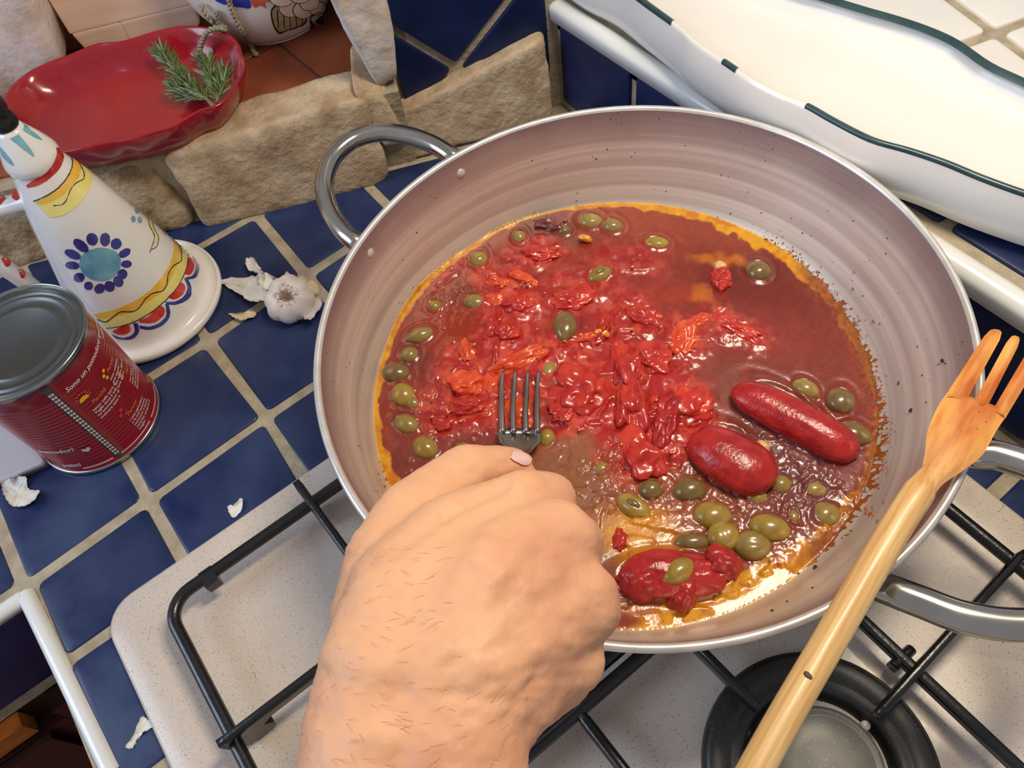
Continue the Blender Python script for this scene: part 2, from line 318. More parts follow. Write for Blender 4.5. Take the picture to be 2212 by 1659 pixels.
def lathe(prof, c, seg=96, cap=True):
    V = []; F = []; n = len(prof)
    for r, z in prof:
        for k in range(seg):
            t = 2 * PI * k / seg; V.append((c[0] + r * math.cos(t), c[1] + r * math.sin(t), c[2] + z))
    for i in range(n - 1):
        for k in range(seg): F.append((i * seg + k, i * seg + (k + 1) % seg, (i + 1) * seg + (k + 1) % seg, (i + 1) * seg + k))
    if cap:
        if prof[0][0] > 1e-6: F.append(tuple(range(seg))[::-1])
        if prof[-1][0] > 1e-6: F.append(tuple((n - 1) * seg + k for k in range(seg)))
    return V, F
def box(x0, x1, y0, y1, z0, z1, mapf=None):
    V = [(x, y, z) for z in (z0, z1) for y in (y0, y1) for x in (x0, x1)]
    if mapf: V = [mapf(*v) for v in V]
    return V, [(0, 2, 3, 1), (4, 5, 7, 6), (0, 1, 5, 4), (2, 6, 7, 3), (0, 4, 6, 2), (1, 3, 7, 5)]
def bar(a, b, wd, h, mapf=None):
    """rounded cast bar from a to b, width wd, height h, a/b are at the top centre"""
    a = np.array(a, float); b = np.array(b, float); d = b - a; L = np.linalg.norm(d); d /= L; s = np.cross([0, 0, 1.], d); s /= np.linalg.norm(s); u = np.cross(d, s)
    V = []; sec = [(-.5, -1), (.5, -1), (.5, -.3), (.36, -.06), (.18, 0), (-.18, 0), (-.36, -.06), (-.5, -.3)]
    st = [(0, .6, .25), (.04, 1, 0), (.5, 1, 0), (.96, 1, 0), (1, .6, .25)]
    for t, k, dz in st:
        for x, y in sec: V.append(a + d * L * t + s * x * wd * k + u * (y * h * (1 if y < -.5 else 1) - dz * h * .4 * (0 if y < -.5 else 1)))
    n = len(sec); F = []
    for i in range(len(st) - 1):
        for k in range(n): F.append((i * n + k, i * n + (k + 1) % n, (i + 1) * n + (k + 1) % n, (i + 1) * n + k))
    F.append(tuple(range(n))[::-1]); F.append(tuple((len(st) - 1) * n + k for k in range(n)))
    return V, F
def stone(name, corners, material, parent=None, n=26, rnd=.22, amp=.004, fine=.0012, seed=0, label=None):
    """an irregular block: 8 corners in the order (x-,x+) x (y-,y+) x (z-,z+), rounded and roughened"""
    bm = bmesh.new(); bmesh.ops.create_cube(bm, size=2); bmesh.ops.subdivide_edges(bm, edges=bm.edges, cuts=n, use_grid_fill=True)
    c = np.array(corners, float).reshape(2, 2, 2, 3)   # z, y, x
    P = np.array([v.co[:] for v in bm.verts]); inn = np.clip(P, -1 + rnd, 1 - rnd); d = P - inn; L = np.linalg.norm(d, axis=1, keepdims=True)
    P = np.where(L > 1e-6, inn + d / np.maximum(L, 1e-6) * rnd, P); t = (P + 1) / 2; x, y, z = t.T[:, :, None]
    Q = ((c[0, 0, 0] * (1 - x) + c[0, 0, 1] * x) * (1 - y) + (c[0, 1, 0] * (1 - x) + c[0, 1, 1] * x) * y) * (1 - z) + ((c[1, 0, 0] * (1 - x) + c[1, 0, 1] * x) * (1 - y) + (c[1, 1, 0] * (1 - x) + c[1, 1, 1] * x) * y) * z
    cen = Q.mean(0)
    for i, v in enumerate(bm.verts):
        q = Vector(Q[i]); dr = (q - Vector(cen)).normalized(); s = Vector((seed * 3.1, seed * 1.7, 0))
        a = mnoise.noise(q * 24 + s) * amp * .6 + mnoise.noise(q * 75 + s) * amp * .22 + mnoise.noise(q * 190 + s) * fine * .5 + mnoise.noise(q * 420 + s) * fine * .3
        v.co = q + dr * a
    me = bpy.data.meshes.new(name); bm.to_mesh(me); bm.free(); me.polygons.foreach_set('use_smooth', [True] * len(me.polygons)); me.materials.append(material)
    o = bpy.data.objects.new(name, me); C.objects.link(o)
    if parent: o.parent = parent
    if label: o['label'] = label
    return o
def ico(sub=4):
    bm = bmesh.new(); bmesh.ops.create_icosphere(bm, subdivisions=sub, radius=1); V = np.array([v.co[:] for v in bm.verts]); F = [tuple(v.index for v in f.verts) for f in bm.faces]; bm.free(); return V, F
ICO = {k: ico(k) for k in (2, 3, 4, 5)}
PXM = .61 / CF       # metres per chart pixel near the food
EX = np.array([CR[0][0], CR[0][1], 0]); EX /= np.linalg.norm(EX)       # chart right, on the table
EY = np.array([CR[1][0], CR[1][1], 0]); EY /= np.linalg.norm(EY)       # chart down, on the table

# ================================================================== SETTING
XW = .4496
# --- counter top: grout slab with notch, tiles as parts
GR = mk('countertop', *box(-.2225, .60, -.75, .005, -.03, -.0012), M['grout'], smooth=False); tag(GR, kind='structure')
mk('grout_bed', *box(-.75, .60, .005, .62, -.03, -.0012), M['grout'], GR, smooth=False)
mk('grout_bed', *box(-.75, -.2225, -.0195, .005, -.03, -.0012), M['grout'], GR, smooth=False)
GX = lambda i, j: .0015 + .1105 * i
def GY(i, j):
    x = GX(i, j)
    base = {0: -.0055 + .035 * x, 1: -.0915, 2: -.204, 3: -.318, 4: -.43, 5: -.545, 6: -.66, -1: .1105 + .035 * x, -2: .224, -3: .337, -4: .45, -5: .56}[j]
    return base
over = {(-2, 0): (-.2195, -.0132), (-1, 0): (-.1093, -.0086), (0, 0): (.0038, -.0041), (0, -1): (.0007, .1088), (1, -1): (.1114, .1143), (-2, 1): (-.2154, -.0920)}
def GP(i, j): return np.array(over.get((i, j), (GX(i, j), GY(i, j))))
wa, wb = WN[0], WN[1]; wc = WQ[:2] @ WN[:2]
hobx0, hobx1, hoby1 = -.1765, .3935, -.0775
def flatmap(x, y, h): return (x, y, h)
for i in range(-7, 5):
    for j in range(-3, 8):
        if j - 1 < -5 or j > 6: continue
        q = [GP(i, j), GP(i + 1, j), GP(i + 1, j - 1), GP(i, j - 1)]; cen = sum(q) / 4
        g = .0048
        q = [p + np.array([g if k in (0, 3) else -g, g if k in (0, 1) else -g]) * (1 + .25 * random.uniform(-1, 1)) for k, p in enumerate(q)]
        q = [tuple(p) for p in q]
        q = clip(q, wa, wb, wc - .035); q = q and clip(q, 1, 0, XW - .005)
        if not q: continue
        if cen[1] < -.01:                        # the strip left of the notch edge is not there
            q = clip(q, -1, 0, .2105 + .0)
            if not q: continue
        if q and min(p[0] for p in q) < -.22: q = clip(q, 0, -1, .0065)
        # keep clear of the hob
        if q and cen[1] < hoby1 + .05:
            def inhob(p): return hobx0 + .003 < p[0] < hobx1 - .003 and p[1] < hoby1 - .003
            if all(inhob(p) for p in q): continue
            if cen[0] < hobx0 + .06 and min(p[1] for p in q) < hoby1 - .05 and cen[1] < hoby1 - .02: q = clip(q, 1, 0, hobx0 + .012)
            elif cen[0] > hobx1 - .06 and cen[1] < hoby1 - .02: q = clip(q, -1, 0, -(hobx1 - .012))
            elif min(p[1] for p in q) < hoby1 - .012 and max(p[0] for p in q) > hobx0 + .02 and min(p[0] for p in q) < hobx1 - .02: q = clip(q, 0, -1, -(hoby1 - .012))
        if not q or len(q) < 3 or parea(q) < 1.5e-4: continue
        dz = random.uniform(-.0006, .0006)
        mk('tile', *slab(q, flatmap, -.006, dz, .0012, .0045, .0004), M['tile'], GR)
# --- counter edge trim and the drop below it
def quarter(name, a, b, r, out, label=None, caps=True, m='trim', parent=None):
    a = np.array(a, float); b = np.array(b, float); out = np.array(out, float); d = (b - a); L = np.linalg.norm(d); d /= L
    V = []; F = []; prof = []
    for k in range(13):
        t = PI * .94 * k / 12 - .12; prof.append((math.sin(t) * 0 + -math.cos(t) * r, math.sin(t) * r * .9))
    prof = [(-r, -r * .8)] + prof + [(r * .9, -r * .8)]
    n = len(prof)
    for s in (0, .004, .5, .996, 1):
        k = .985 if s in (0, 1) else 1
        for x, z in prof: V.append(a + d * L * s + out * x * k + np.array([0, 0, z * k]))
    for i in range(4):
        for k in range(n): F.append((i * n + k, i * n + (k + 1) % n, (i + 1) * n + (k + 1) % n, (i + 1) * n + k))
    F.append(tuple(range(n))[::-1]); F.append(tuple(4 * n + k for k in range(n)))
    o = mk(name, V, F, M[m], parent); return o
edge = empty('trim_1'); tag(edge, 'white glazed edging tiles around the notch of the blue counter', kind='structure')
quarter('edging_tile', (-.2205, -.0185, -.0015), (-.2125, -.186, -.0015), .0066, (-1, 0, 0), parent=edge)
quarter('edging_tile', (-.2125, -.188, -.0015), (-.204, -.36, -.0015), .0066, (-1, 0, 0), parent=edge)
quarter('edging_tile', (-.2225, -.0205, -.0015), (-.39, -.024, -.0015), .0066, (0, -1, 0), parent=edge)
quarter('edging_tile', (-.392, -.024, -.0015), (-.56, -.026, -.0015), .0066, (0, -1, 0), parent=edge)
face = mk('wall_front', *box(-.75, -.2225, -.019, 0, -.14, -.03), M['grout'], smooth=False); tag(face, kind='structure')
for i in range(4):
    x1 = -.229 - i * .113; q = [(x1 - .105, -.118), (x1, -.118), (x1, -.014), (x1 - .105, -.014)]
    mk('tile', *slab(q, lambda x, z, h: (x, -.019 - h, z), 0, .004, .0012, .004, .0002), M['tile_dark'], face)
side = mk('wall_side', *box(-.2225, -.208, -.75, -.019, -.14, -.03), M['grout'], smooth=False); tag(side, kind='structure')
for i in range(5):
    y1 = -.03 - i * .113; q = [(y1 - .105, -.128), (y1, -.128), (y1, -.014), (y1 - .105, -.014)]
    mk('tile', *slab(q, lambda y, z, h: (-.2225 - h, y, z), 0, .004, .0012, .004, .0002), M['tile_dark'], side)
# --- right wall up to the ledge
WR = mk('wall_right', *box(XW, XW + .05, -.75, .14, -.03, .108), M['grout'], smooth=False); tag(WR, kind='structure')
yb = [.129, .0195, -.091, -.2015, -.312, -.4225, -.533, -.6435]
for k in range(len(yb) - 1):
    a, b = yb[k + 1] + .0045, yb[k] - .0045 + (.0 if k else .002); q = [(a, .004), (b, .004 + (.006 if k == 0 else 0)), (b, .100), (a, .100)]
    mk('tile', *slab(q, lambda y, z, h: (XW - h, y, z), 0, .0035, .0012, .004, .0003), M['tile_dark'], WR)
LD = mk('ledge', *box(XW + .0, 1.3, -.9, .45, .09, .1175), M['grout'], smooth=False); tag(LD, kind='structure')
tr = empty('trim_2'); tag(tr, 'white rounded edging tiles along the ledge above the blue wall tiles', kind='structure')
for k in range(4):
    y0 = .14 - k * .26; quarter('edging_tile', (XW + .002, y0, .111), (XW + .002, y0 - .2592, .111), .0105, (-1, 0, 0), parent=tr)
XB = XW + .112; jy = PZ(2073, 462, .12)[1]
for k in range(-6, 7):
    a, b = jy + k * .1125 + .0045, jy + (k + 1) * .1125 - .0045
    q = [(XW + .019, a), (XB - .005, a), (XB - .005, b), (XW + .019, b)]; q = clip(q, 0, 1, .30); q = q and clip(q, 0, -1, .88)
    if not q or parea(q) < 3e-4: continue
    mk('tile', *slab(q, flatmap, .115, .1203, .0012, .004, .0004), M['tile_dark'], LD)
a1 = np.array([.0814, -.0219]); a1 /= np.linalg.norm(a1); a2 = np.array([-a1[1], a1[0]]); o1 = PZ(2150, 70, .12)[:2]
for i in range(-4, 6):
    for j in range(-6, 6):
        g = .0052; pit = .112
        q = [tuple(o1 + a1 * (i * pit + dx) + a2 * (j * pit + dy)) for dx, dy in ((g, g), (pit - g, g), (pit - g, pit - g), (g, pit - g))]
        q = clip(q, -1, 0, -(XB + .005)); q = q and clip(q, 1, 0, 1.28); q = q and clip(q, 0, 1, .44); q = q and clip(q, 0, -1, .88)
        if not q or parea(q) < 3e-4: continue
        mk('tile', *slab(q, flatmap, .115, .1205, .0012, .004, .0004), M['white_tile'], LD)
# --- niche wall with diagonal tiles
WB = mk('wall_back', [W(s, o, z) for z in (-.03, .55) for o in (.0, -.06) for s in (-.19, .03)], [(0, 2, 3, 1), (4, 5, 7, 6), (0, 1, 5, 4), (2, 6, 7, 3), (0, 4, 6, 2), (1, 3, 7, 5)], M['grout'], smooth=False); tag(WB, kind='structure')
dg = math.radians(43); e1 = np.array([math.cos(dg), math.sin(dg)]); e2 = np.array([-e1[1], e1[0]]); o2 = np.array([-.108, .077]); pit = .1125
for i in range(-4, 5):
    for j in range(-4, 6):
        g = .0042
        q = [tuple(o2 + e1 * (i * pit + dx) + e2 * (j * pit + dy)) for dx, dy in ((g, g), (pit - g, g), (pit - g, pit - g), (g, pit - g))]
        q = clip(q, 1, 0, -.012); q = q and clip(q, -1, 0, .166); q = q and clip(q, 0, -1, -.045); q = q and clip(q, 0, 1, .54)
        if not q or parea(q) < 1.5e-4: continue
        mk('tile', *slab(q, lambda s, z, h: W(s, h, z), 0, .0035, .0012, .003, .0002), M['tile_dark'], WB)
NW = mk('wall_niche', [W(s, o, z) for z in (-.03, .55) for o in (-.26, -.30) for s in (-1.1, -.15)], [(0, 2, 3, 1), (4, 5, 7, 6), (0, 1, 5, 4), (2, 6, 7, 3), (0, 4, 6, 2), (1, 3, 7, 5)], M['mortar'], smooth=False); tag(NW, kind='structure')
mk('niche_cheek', [W(s, o, z) for z in (-.03, .55) for o in (.0, -.27) for s in (-.185, -.15)], [(0, 2, 3, 1), (4, 5, 7, 6), (0, 1, 5, 4), (2, 6, 7, 3), (0, 4, 6, 2), (1, 3, 7, 5)], M['mortar'], NW, smooth=False)
LZ = .09
NS = mk('niche_shelf', [W(s, o, z) for z in (-.03, LZ - .004) for o in (.028, -.27) for s in (-1.1, -.17)], [(0, 2, 3, 1), (4, 5, 7, 6), (0, 1, 5, 4), (2, 6, 7, 3), (0, 4, 6, 2), (1, 3, 7, 5)], M['mortar'], smooth=False); tag(NS, kind='structure')
tA = PZ(600, 92, LZ); td = PZ(727, 195, LZ) - PZ(625, 113, LZ); td /= np.linalg.norm(td); tu = np.array([td @ WU, -(td @ WN)]); tv = np.array([-tu[1], tu[0]])
t0 = np.array([WS(tA), -float((tA - WQ) @ WN)]); tp = .21
for i in range(-6, 6):
    for j in range(-6, 6):
        q = [tuple(t0 + tu * (i * tp + dx) + tv * (j * tp + dy)) for dx, dy in ((.0015, .0015), (tp - .0015, .0015), (tp - .0015, tp - .0015), (.0015, tp - .0015))]
        q = clip(q, 1, 0, -.176); q = q and clip(q, 0, 1, .010); q = q and clip(q, 0, -1, .258); q = q and clip(q, -1, 0, 1.08)
        if not q or parea(q) < 3e-4: continue
        if sum(q[k - 1][0] * q[k][1] - q[k][0] * q[k - 1][1] for k in range(len(q))) > 0: q = q[::-1]
        mk('floor_tile', *slab(q, lambda s, o, h: W(s, o, h), LZ - .004, LZ, .0008, .002, .0002), M['terra'], NS)
# --- stones set in the wall
def block(s0, s1, o0, o1, z0, z1, ds=0, zl=0, top_o=0):
    # s range, front off o1, back off o0, z range; corners order z,y,x
    return [W(s0, o0, z0), W(s1, o0, z0), W(s0 + ds, o1, z0), W(s1, o1, z0), W(s0, o0, z1 + zl), W(s1, o0, z1), W(s0, o1 - top_o, z1 + zl), W(s1, o1 - top_o, z1)]
def fix(c):  # order expected: z-: (y-: x-,x+), (y+: x-,x+); y- is the front
    return [c[2], c[3], c[0], c[1], c[6], c[7], c[4], c[5]]
stone('stone', fix(block(-.405, -.203, -.010, .052, -.004, .097, ds=.006, top_o=.010, zl=-.006)), M['stone'], WB, seed=1, amp=.006, rnd=.2, label='long pale tan stone block under the terracotta shelf')
stone('stone', fix(block(-.545, -.412, -.03, .044, -.004, .082, top_o=.016)), M['stone_brown'], WB, seed=2, amp=.012, rnd=.3, label='rough brown stone below the red dish')
stone('stone', fix(block(-.70, -.55, -.03, .036, -.004, .080, top_o=.012)), M['stone_brown'], WB, seed=3, amp=.010, rnd=.3)
c = [W(-.196, .028, .000), W(-.018, .028, .004), W(-.19, -.03, 0), W(-.01, -.03, 0), W(-.182, .020, .052), W(-.020, .020, .096), W(-.182, -.03, .054), W(-.010, -.03, .100)]
stone('stone', c, M['stone'], WB, seed=5, amp=.005, rnd=.14, label='wedge shaped tan stone beneath the diagonal blue tiles')
c = [W(-.200, .040, .030), W(-.172, .034, .024), W(-.196, -.02, .05), W(-.165, -.02, .05), W(-.215, .036, .108), W(-.185, .030, .086), W(-.205, -.03, .112), W(-.170, -.03, .098)]
stone('stone', c, M['stone'], WB, seed=6, amp=.004, rnd=.3, n=18, label='small tapered stone chip at the niche corner')
c = [W(-.190, .026, .088), W(-.166, .022, .088), W(-.20, -.05, .10), W(-.17, -.05, .10), W(-.222, .040, .26), W(-.150, .022, .26), W(-.222, -.06, .26), W(-.150, -.06, .26)]
stone('stone', c, M['stone_pale'], WB, seed=7, amp=.008, rnd=.3, label='upright whitish stone at the right jamb of the niche')
P1 = [PW(-60, 330, -.09), PW(140, 190, -.09), PW(85, -60, -.09), PW(-160, -60, -.09)]
sz = [(WS(p), p[2]) for p in P1]
c = [W(sz[0][0], -.108, .086), W(sz[1][0], -.108, .086), W(sz[0][0], -.20, .086), W(sz[1][0], -.19, .086), W(sz[3][0], -.104, .34), W(sz[2][0], -.104, .34), W(sz[3][0], -.20, .34), W(sz[2][0] + .005, -.19, .34)]
stone('stone', c, M['stone_pale'], WB, seed=8, amp=.008, rnd=.3, label='large whitish stone at the left jamb of the niche')

# --- cabinet below the notch
cb = mk('cabinet', *box(-.75, -.2235, -.017, .3, -.9, -.1405), M['cabinet'], smooth=False); tag(cb, 'dark brown wooden cabinet below the blue tiled counter front', 'cabinet')
mk('rail', *box(-.75, -.322, -.034, -.018, -.168, -.143), M['cabinet_orange'], cb, smooth=False)
mk('front_panel', *box(-.296, -.2235, -.040, -.018, -.30, -.143), M['cabinet'], cb, smooth=False)
mk('door', *box(-.75, -.30, -.036, -.018, -.7, -.172), M['cabinet'], cb, smooth=False)
mk('drawer', *box(-.72, -.318, -.044, -.0365, -.30, -.176), M['cabinet'], cb, smooth=False)
c2 = mk('cabinet_end_panel', *box(-.2235, -.206, -.75, -.0175, -.9, -.1405), M['cabinet'], smooth=False); tag(c2, 'dark wooden end panel of the unit under the hob', 'panel')
fl = mk('floor', *box(-1.5, 1.3, -2, .6, -.92, -.9), M['terra'], smooth=False); tag(fl, kind='structure')

# ================================================================== HOB
hob = empty('gas_hob', (.11, -.3, 0)); tag(hob, 'beige speckled enamel gas hob with black pan supports set in the blue counter', 'hob')
def rrect(x0, x1, y0, y1, r, n=6):
    out = []
    for cx_, cy_, a0 in ((x1 - r, y1 - r, 0), (x0 + r, y1 - r, 90), (x0 + r, y0 + r, 180), (x1 - r, y0 + r, 270)):
        for k in range(n + 1):
            a = math.radians(a0 + 90 * k / n); out.append((cx_ + r * math.cos(a), cy_ + r * math.sin(a)))
    return out
V = []; F = []
def ringface(rings):
    V = []; F = []
    for pts, z in rings: V += [(x, y, z) for x, y in pts]
    n = len(rings[0][0])
    for l in range(len(rings) - 1):
        for i in range(n): j = (i + 1) % n; F.append((l * n + i, l * n + j, (l + 1) * n + j, (l + 1) * n + i))
    F.append(tuple((len(rings) - 1) * n + i for i in range(n)))
    return V, F
hx0, hx1, hy0, hy1 = hobx0, hobx1, -.60, hoby1
rg = lambda d, r: rrect(hx0 + d, hx1 - d, hy0 + d, hy1 - d, max(r - d, .004))
V, F = ringface([(rg(0, .026), .0005), (rg(0, .026), .004), (rg(.001, .026), .0062), (rg(.0035, .026), .0072), (rg(.030, .032), .0072), (rg(.034, .032), .0055), (rg(.2, .2), .0053)])
mk('hob_plate', V, F, M['hob'], hob)
HZ = .0055
# pan supports
def support(name, label, frame, fingers, feet):
    g = empty(name, (frame[0][0], frame[0][1], HZ)); tag(g, label, 'pan support', 'black pan supports on the hob')
    return g
ps1 = empty('pan_support', (.0, -.24, HZ)); tag(ps1, 'black enamelled pan support under the back of the pan, its rounded corner beside the arm', 'pan support', 'black pan supports')
FZ = .027
fr = rrect(-.1275, .36, -.3455, -.1175, .020, 8); path = [(x, y, FZ) for x, y in fr]
mk('frame', *tube(path, .0048, 14, True), M['iron'], ps1)
def finger(a, b, parent, foot=True):
    o = mk('finger', *bar((a[0], a[1], .0415), (b[0], b[1], .0415), .0065, .011), M['iron'], parent)
    if foot:
        d = np.array([b[0] - a[0], b[1] - a[1]]); d /= np.linalg.norm(d); s = np.array([-d[1], d[0]]); a = np.array(a)
        prof = [(.000, .0405), (.045, .036), (.034, .030), (.026, .024), (.031, .017), (.030, HZ + .005), (.010, HZ + .003), (.001, .026)]
        V = []; n = len(prof)
        for sg in (-1, 1):
            for t, z in prof: q = a + d * t + s * sg * .0028; V.append((q[0], q[1], z))
        F = [tuple(range(n)), tuple(range(2 * n - 1, n - 1, -1))] + [(i, (i + 1) % n, n + (i + 1) % n, n + i) for i in range(n)]
        f = mk('foot', V, F, M['iron'], None, smooth=False); f.parent = o
    return o
finger((-.134, -.232), (-.02, -.232), ps1)
finger((-.0035, -.101), (-.0015, -.19), ps1)
finger((.24, -.101), (.24, -.19), ps1)
finger((.375, -.232), (.30, -.232), ps1)
finger((-.0015, -.352), (-.0015, -.28), ps1, False)
finger((.24, -.352), (.24, -.28), ps1, False)
ps2 = empty('pan_support', (.1, -.48, HZ)); tag(ps2, 'black enamelled pan support over the uncovered burner at the bottom of the photo', 'pan support', 'black pan supports')
fr = rrect(-.1275, .347, -.595, -.358, .014, 6); path = [(x, y, FZ) for x, y in fr]
mk('frame', *tube(path, .0048, 14, True), M['iron'], ps2)
mk('crossbar', *bar((.2405, -.356, .031), (.2425, -.597, .031), .0078, .008), M['iron'], ps2)
mk('crossbar', *bar((.060, -.356, .031), (.060, -.597, .031), .0078, .008), M['iron'], ps2)
finger((.1435, -.362), (.147, -.428), ps2, False)
finger((.352, -.467), (.199, -.4735), ps2, False)
finger((.056, -.474), (.112, -.474), ps2, False)
finger((.150, -.59), (.152, -.522), ps2, False)
for (x, y) in ((.2415, -.468), (.033, -.358), (.246, -.395)):
    mk('lug', *bar((x - .008, y + .006, .030), (x + .010, y + .006, .030), .007, .012), M['iron'], ps2)
# left frame clip
mk('clip', *box(-.0975, -.0870, -.1275, -.1135, .0215, .0310), M['iron'], ps1, smooth=False)
# burner
BC = (.156, -.475, HZ)
bn = empty('gas_burner', BC); tag(bn, 'round gas burner with black ring and flat grey cap at the bottom of the photo', 'burner')
mk('burner_ring', *lathe([(.042, .001), (.044, .006), (.050, .010), (.0535, .0085), (.0555, .0095), (.066, .0115), (.0705, .009), (.0715, .002), (.0715, 0)], BC, 96, False), M['burner'], bn)
mk('burner_well', *lathe([(0.0, .0012), (.043, .0012)], BC, 64, False), M['hob'], bn)
mk('burner_body', *lathe([(.0, .001), (.026, .001), (.028, .010), (.033, .012), (.033, .015), (.0, .015)], BC, 72, False), M['burner'], bn)
mk('burner_cap', *lathe([(.034, .0148), (.0355, .017), (.0345, .0195), (.032, .0198), (.0305, .0188), (.0295, .0192), (.015, .0196), (0, .0198)], BC, 96, False), M['cap'], bn)
ig = PZ(1868, 1568, .016)
mk('igniter', *lathe([(.003, -.010), (.003, -.001), (.0022, 0), (0, 0)], (ig[0], ig[1], .019), 20, False), M['white_glaze'], bn)
ig2 = PZ(1650, 1590, .014)
mk('thermocouple', *lathe([(.003, -.010), (.003, -.001), (.0012, .001), (0, .001)], (ig2[0], ig2[1], .018), 20, False), M['steel'], bn)

# ================================================================== PAN
PC = np.array([.2309, -.2142, 0])
RT = .1480; POFF = np.array([-.0045, .0085]); SZ = .0680
prof_in = [(0, .0435), (.10, .0435), (.140, .0447), (.160, .0500), (.174, .0585), (.1830, .068), (.1895, .083), (.1960, .106), (.2020, .129), (.2070, RT)]
pin = catmull([(r, z) for r, z in prof_in], 6)
def poff(z): return np.clip((RT - z) / (RT - SZ), 0, 1)
def panxy(x, y):
    z = np.full_like(np.asarray(x, float), SZ)
    for _ in range(7):
        k = poff(z); z = .5 * z + .5 * np.interp(np.hypot(x - PC[0] - POFF[0] * k, y - PC[1] - POFF[1] * k), pin[:, 0], pin[:, 1])
    return z
def pan_z(Q): return float(panxy(Q[0], Q[1]))
def shear(V): return [(v[0] + POFF[0] * float(poff(v[2])), v[1] + POFF[1] * float(poff(v[2])), v[2]) for v in V]
pan = empty('pan', (PC[0], PC[1], 0)); tag(pan, 'wide worn aluminium two-handled pan full of tomato sauce', 'pan')
outp = [(.2108, RT - .001), (.2065, .129), (.2000, .106), (.1930, .083), (.1865, .066), (.177, .055), (.162, .0465), (.141, .0420), (0, .0415)]
prof = [tuple(p) for p in pin] + [(.2085, RT + .0012)] + outp
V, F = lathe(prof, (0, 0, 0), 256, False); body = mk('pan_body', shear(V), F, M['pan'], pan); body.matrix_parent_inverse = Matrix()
rimv = [(.2066, RT - .0005), (.2074, RT + .0013), (.2090, RT + .0020), (.2108, RT + .0014), (.2117, RT - .0005), (.2112, RT - .0032), (.2098, RT - .004)]
o = mk('pan_rim', *lathe(rimv, (0, 0, 0), 256, False), M['pan_rim'], pan); o.matrix_parent_inverse = Matrix()
def handle(hr_, pb, pts, label):
    # pts: chart points of the tube centre line with heights
    P = [PZ(x, y, z + .018) for x, y, z in pts]; path = catmull(P, 8); n = len(path)
    t = np.linspace(0, 1, n); rad = hr_ + .0016 * np.exp(-((t - .5) / .5) ** 2) * 0 - .001 * (np.abs(t - .5) > .47)
    h = mk('handle', *tube(path, rad, 20), M['steel'], pan); h['label'] = label
    for q, q2 in ((P[0], P[1]), (P[-1], P[-2])):
        d = q - PC; d[2] = 0; r = np.linalg.norm(d[:2]); d /= r
        # flattened lug against the pan wall
        tg = np.array([-d[1], d[0], 0]); V = []; base = PC + d * .2150 ; 
        for k in range(20):
            a = 2 * PI * k / 20; zz = q[2] - .004 + math.sin(a) * .012; rr = .2095 - max(0, (.144 - zz)) * .27
            V.append(PC + d * (rr - .001) + tg * math.cos(a) * .0105 + np.array([0, 0, zz]))
        for k in range(20):
            a = 2 * PI * k / 20; zz = q[2] - .003 + math.sin(a) * .008; V.append(PC + d * (.2095 - max(0, .144 - zz) * .27 + .004) + tg * math.cos(a) * .008 + np.array([0, 0, zz]))
        V.append(PC + d * .214 + np.array([0, 0, q[2] - .002]))
        F = [(k, (k + 1) % 20, 20 + (k + 1) % 20, 20 + k) for k in range(20)] + [(20 + k, 20 + (k + 1) % 20, 40) for k in range(20)]
        l = mk('lug', shear(V), F, M['steel']); l.parent = h
handle(.0074, 0, [(780, 532, .112), (768, 522, .116), (742, 500, .118), (713, 455, .121), (700, 400, .124), (718, 342, .126), (762, 303, .127), (820, 286, .127), (880, 293, .124), (935, 312, .120), (975, 336, .116), (992, 348, .112)], 'chrome loop handle on the left side of the pan')
handle(.0088, 0, [(2078, 975, .108), (2105, 980, .112), (2160, 985, .114), (2250, 1020, .118), (2330, 1090, .121), (2365, 1180, .122), (2350, 1280, .122), (2290, 1340, .121), (2190, 1350, .119), (2080, 1333, .117), (1990, 1300, .114), (1930, 1277, .111), (1893, 1262, .106)], 'chrome loop handle on the right side of the pan, partly out of view')
for (x, y) in ((994, 372), (797, 545)):
    # rivet on the inside wall: march to the wall
    r0 = ray(x, y); t = .3
    while True:
        Q = CP + r0 * t; rr = np.hypot(*(Q - PC)[:2])
        if Q[2] < .16 and Q[2] < pan_z(Q): break
        t += .0005
        if t > 1.2: break
    d = (PC - Q); d[2] = 0; d /= np.linalg.norm(d); nrm = d * .92 + np.array([0, 0, .38])
    ax_ = np.cross(nrm, [0, 0, 1.]); ax_ /= np.linalg.norm(ax_); ay = np.cross(nrm, ax_); V = []; F = []
    for (rr, hh) in ((.0045, -.0006), (.0043, .0010), (.0030, .0021), (.0014, .0026)):
        for k in range(18): a = 2 * PI * k / 18; V.append(Q + ax_ * math.cos(a) * rr + ay * math.sin(a) * rr + nrm * hh)
    V.append(Q + nrm * .0027)
    for l in range(3): F += [(l * 18 + k, l * 18 + (k + 1) % 18, (l + 1) * 18 + (k + 1) % 18, (l + 1) * 18 + k) for k in range(18)]
    F += [(54 + k, 54 + (k + 1) % 18, 72) for k in range(18)]
    mk('rivet', V, F, M['pan_rim'], pan)

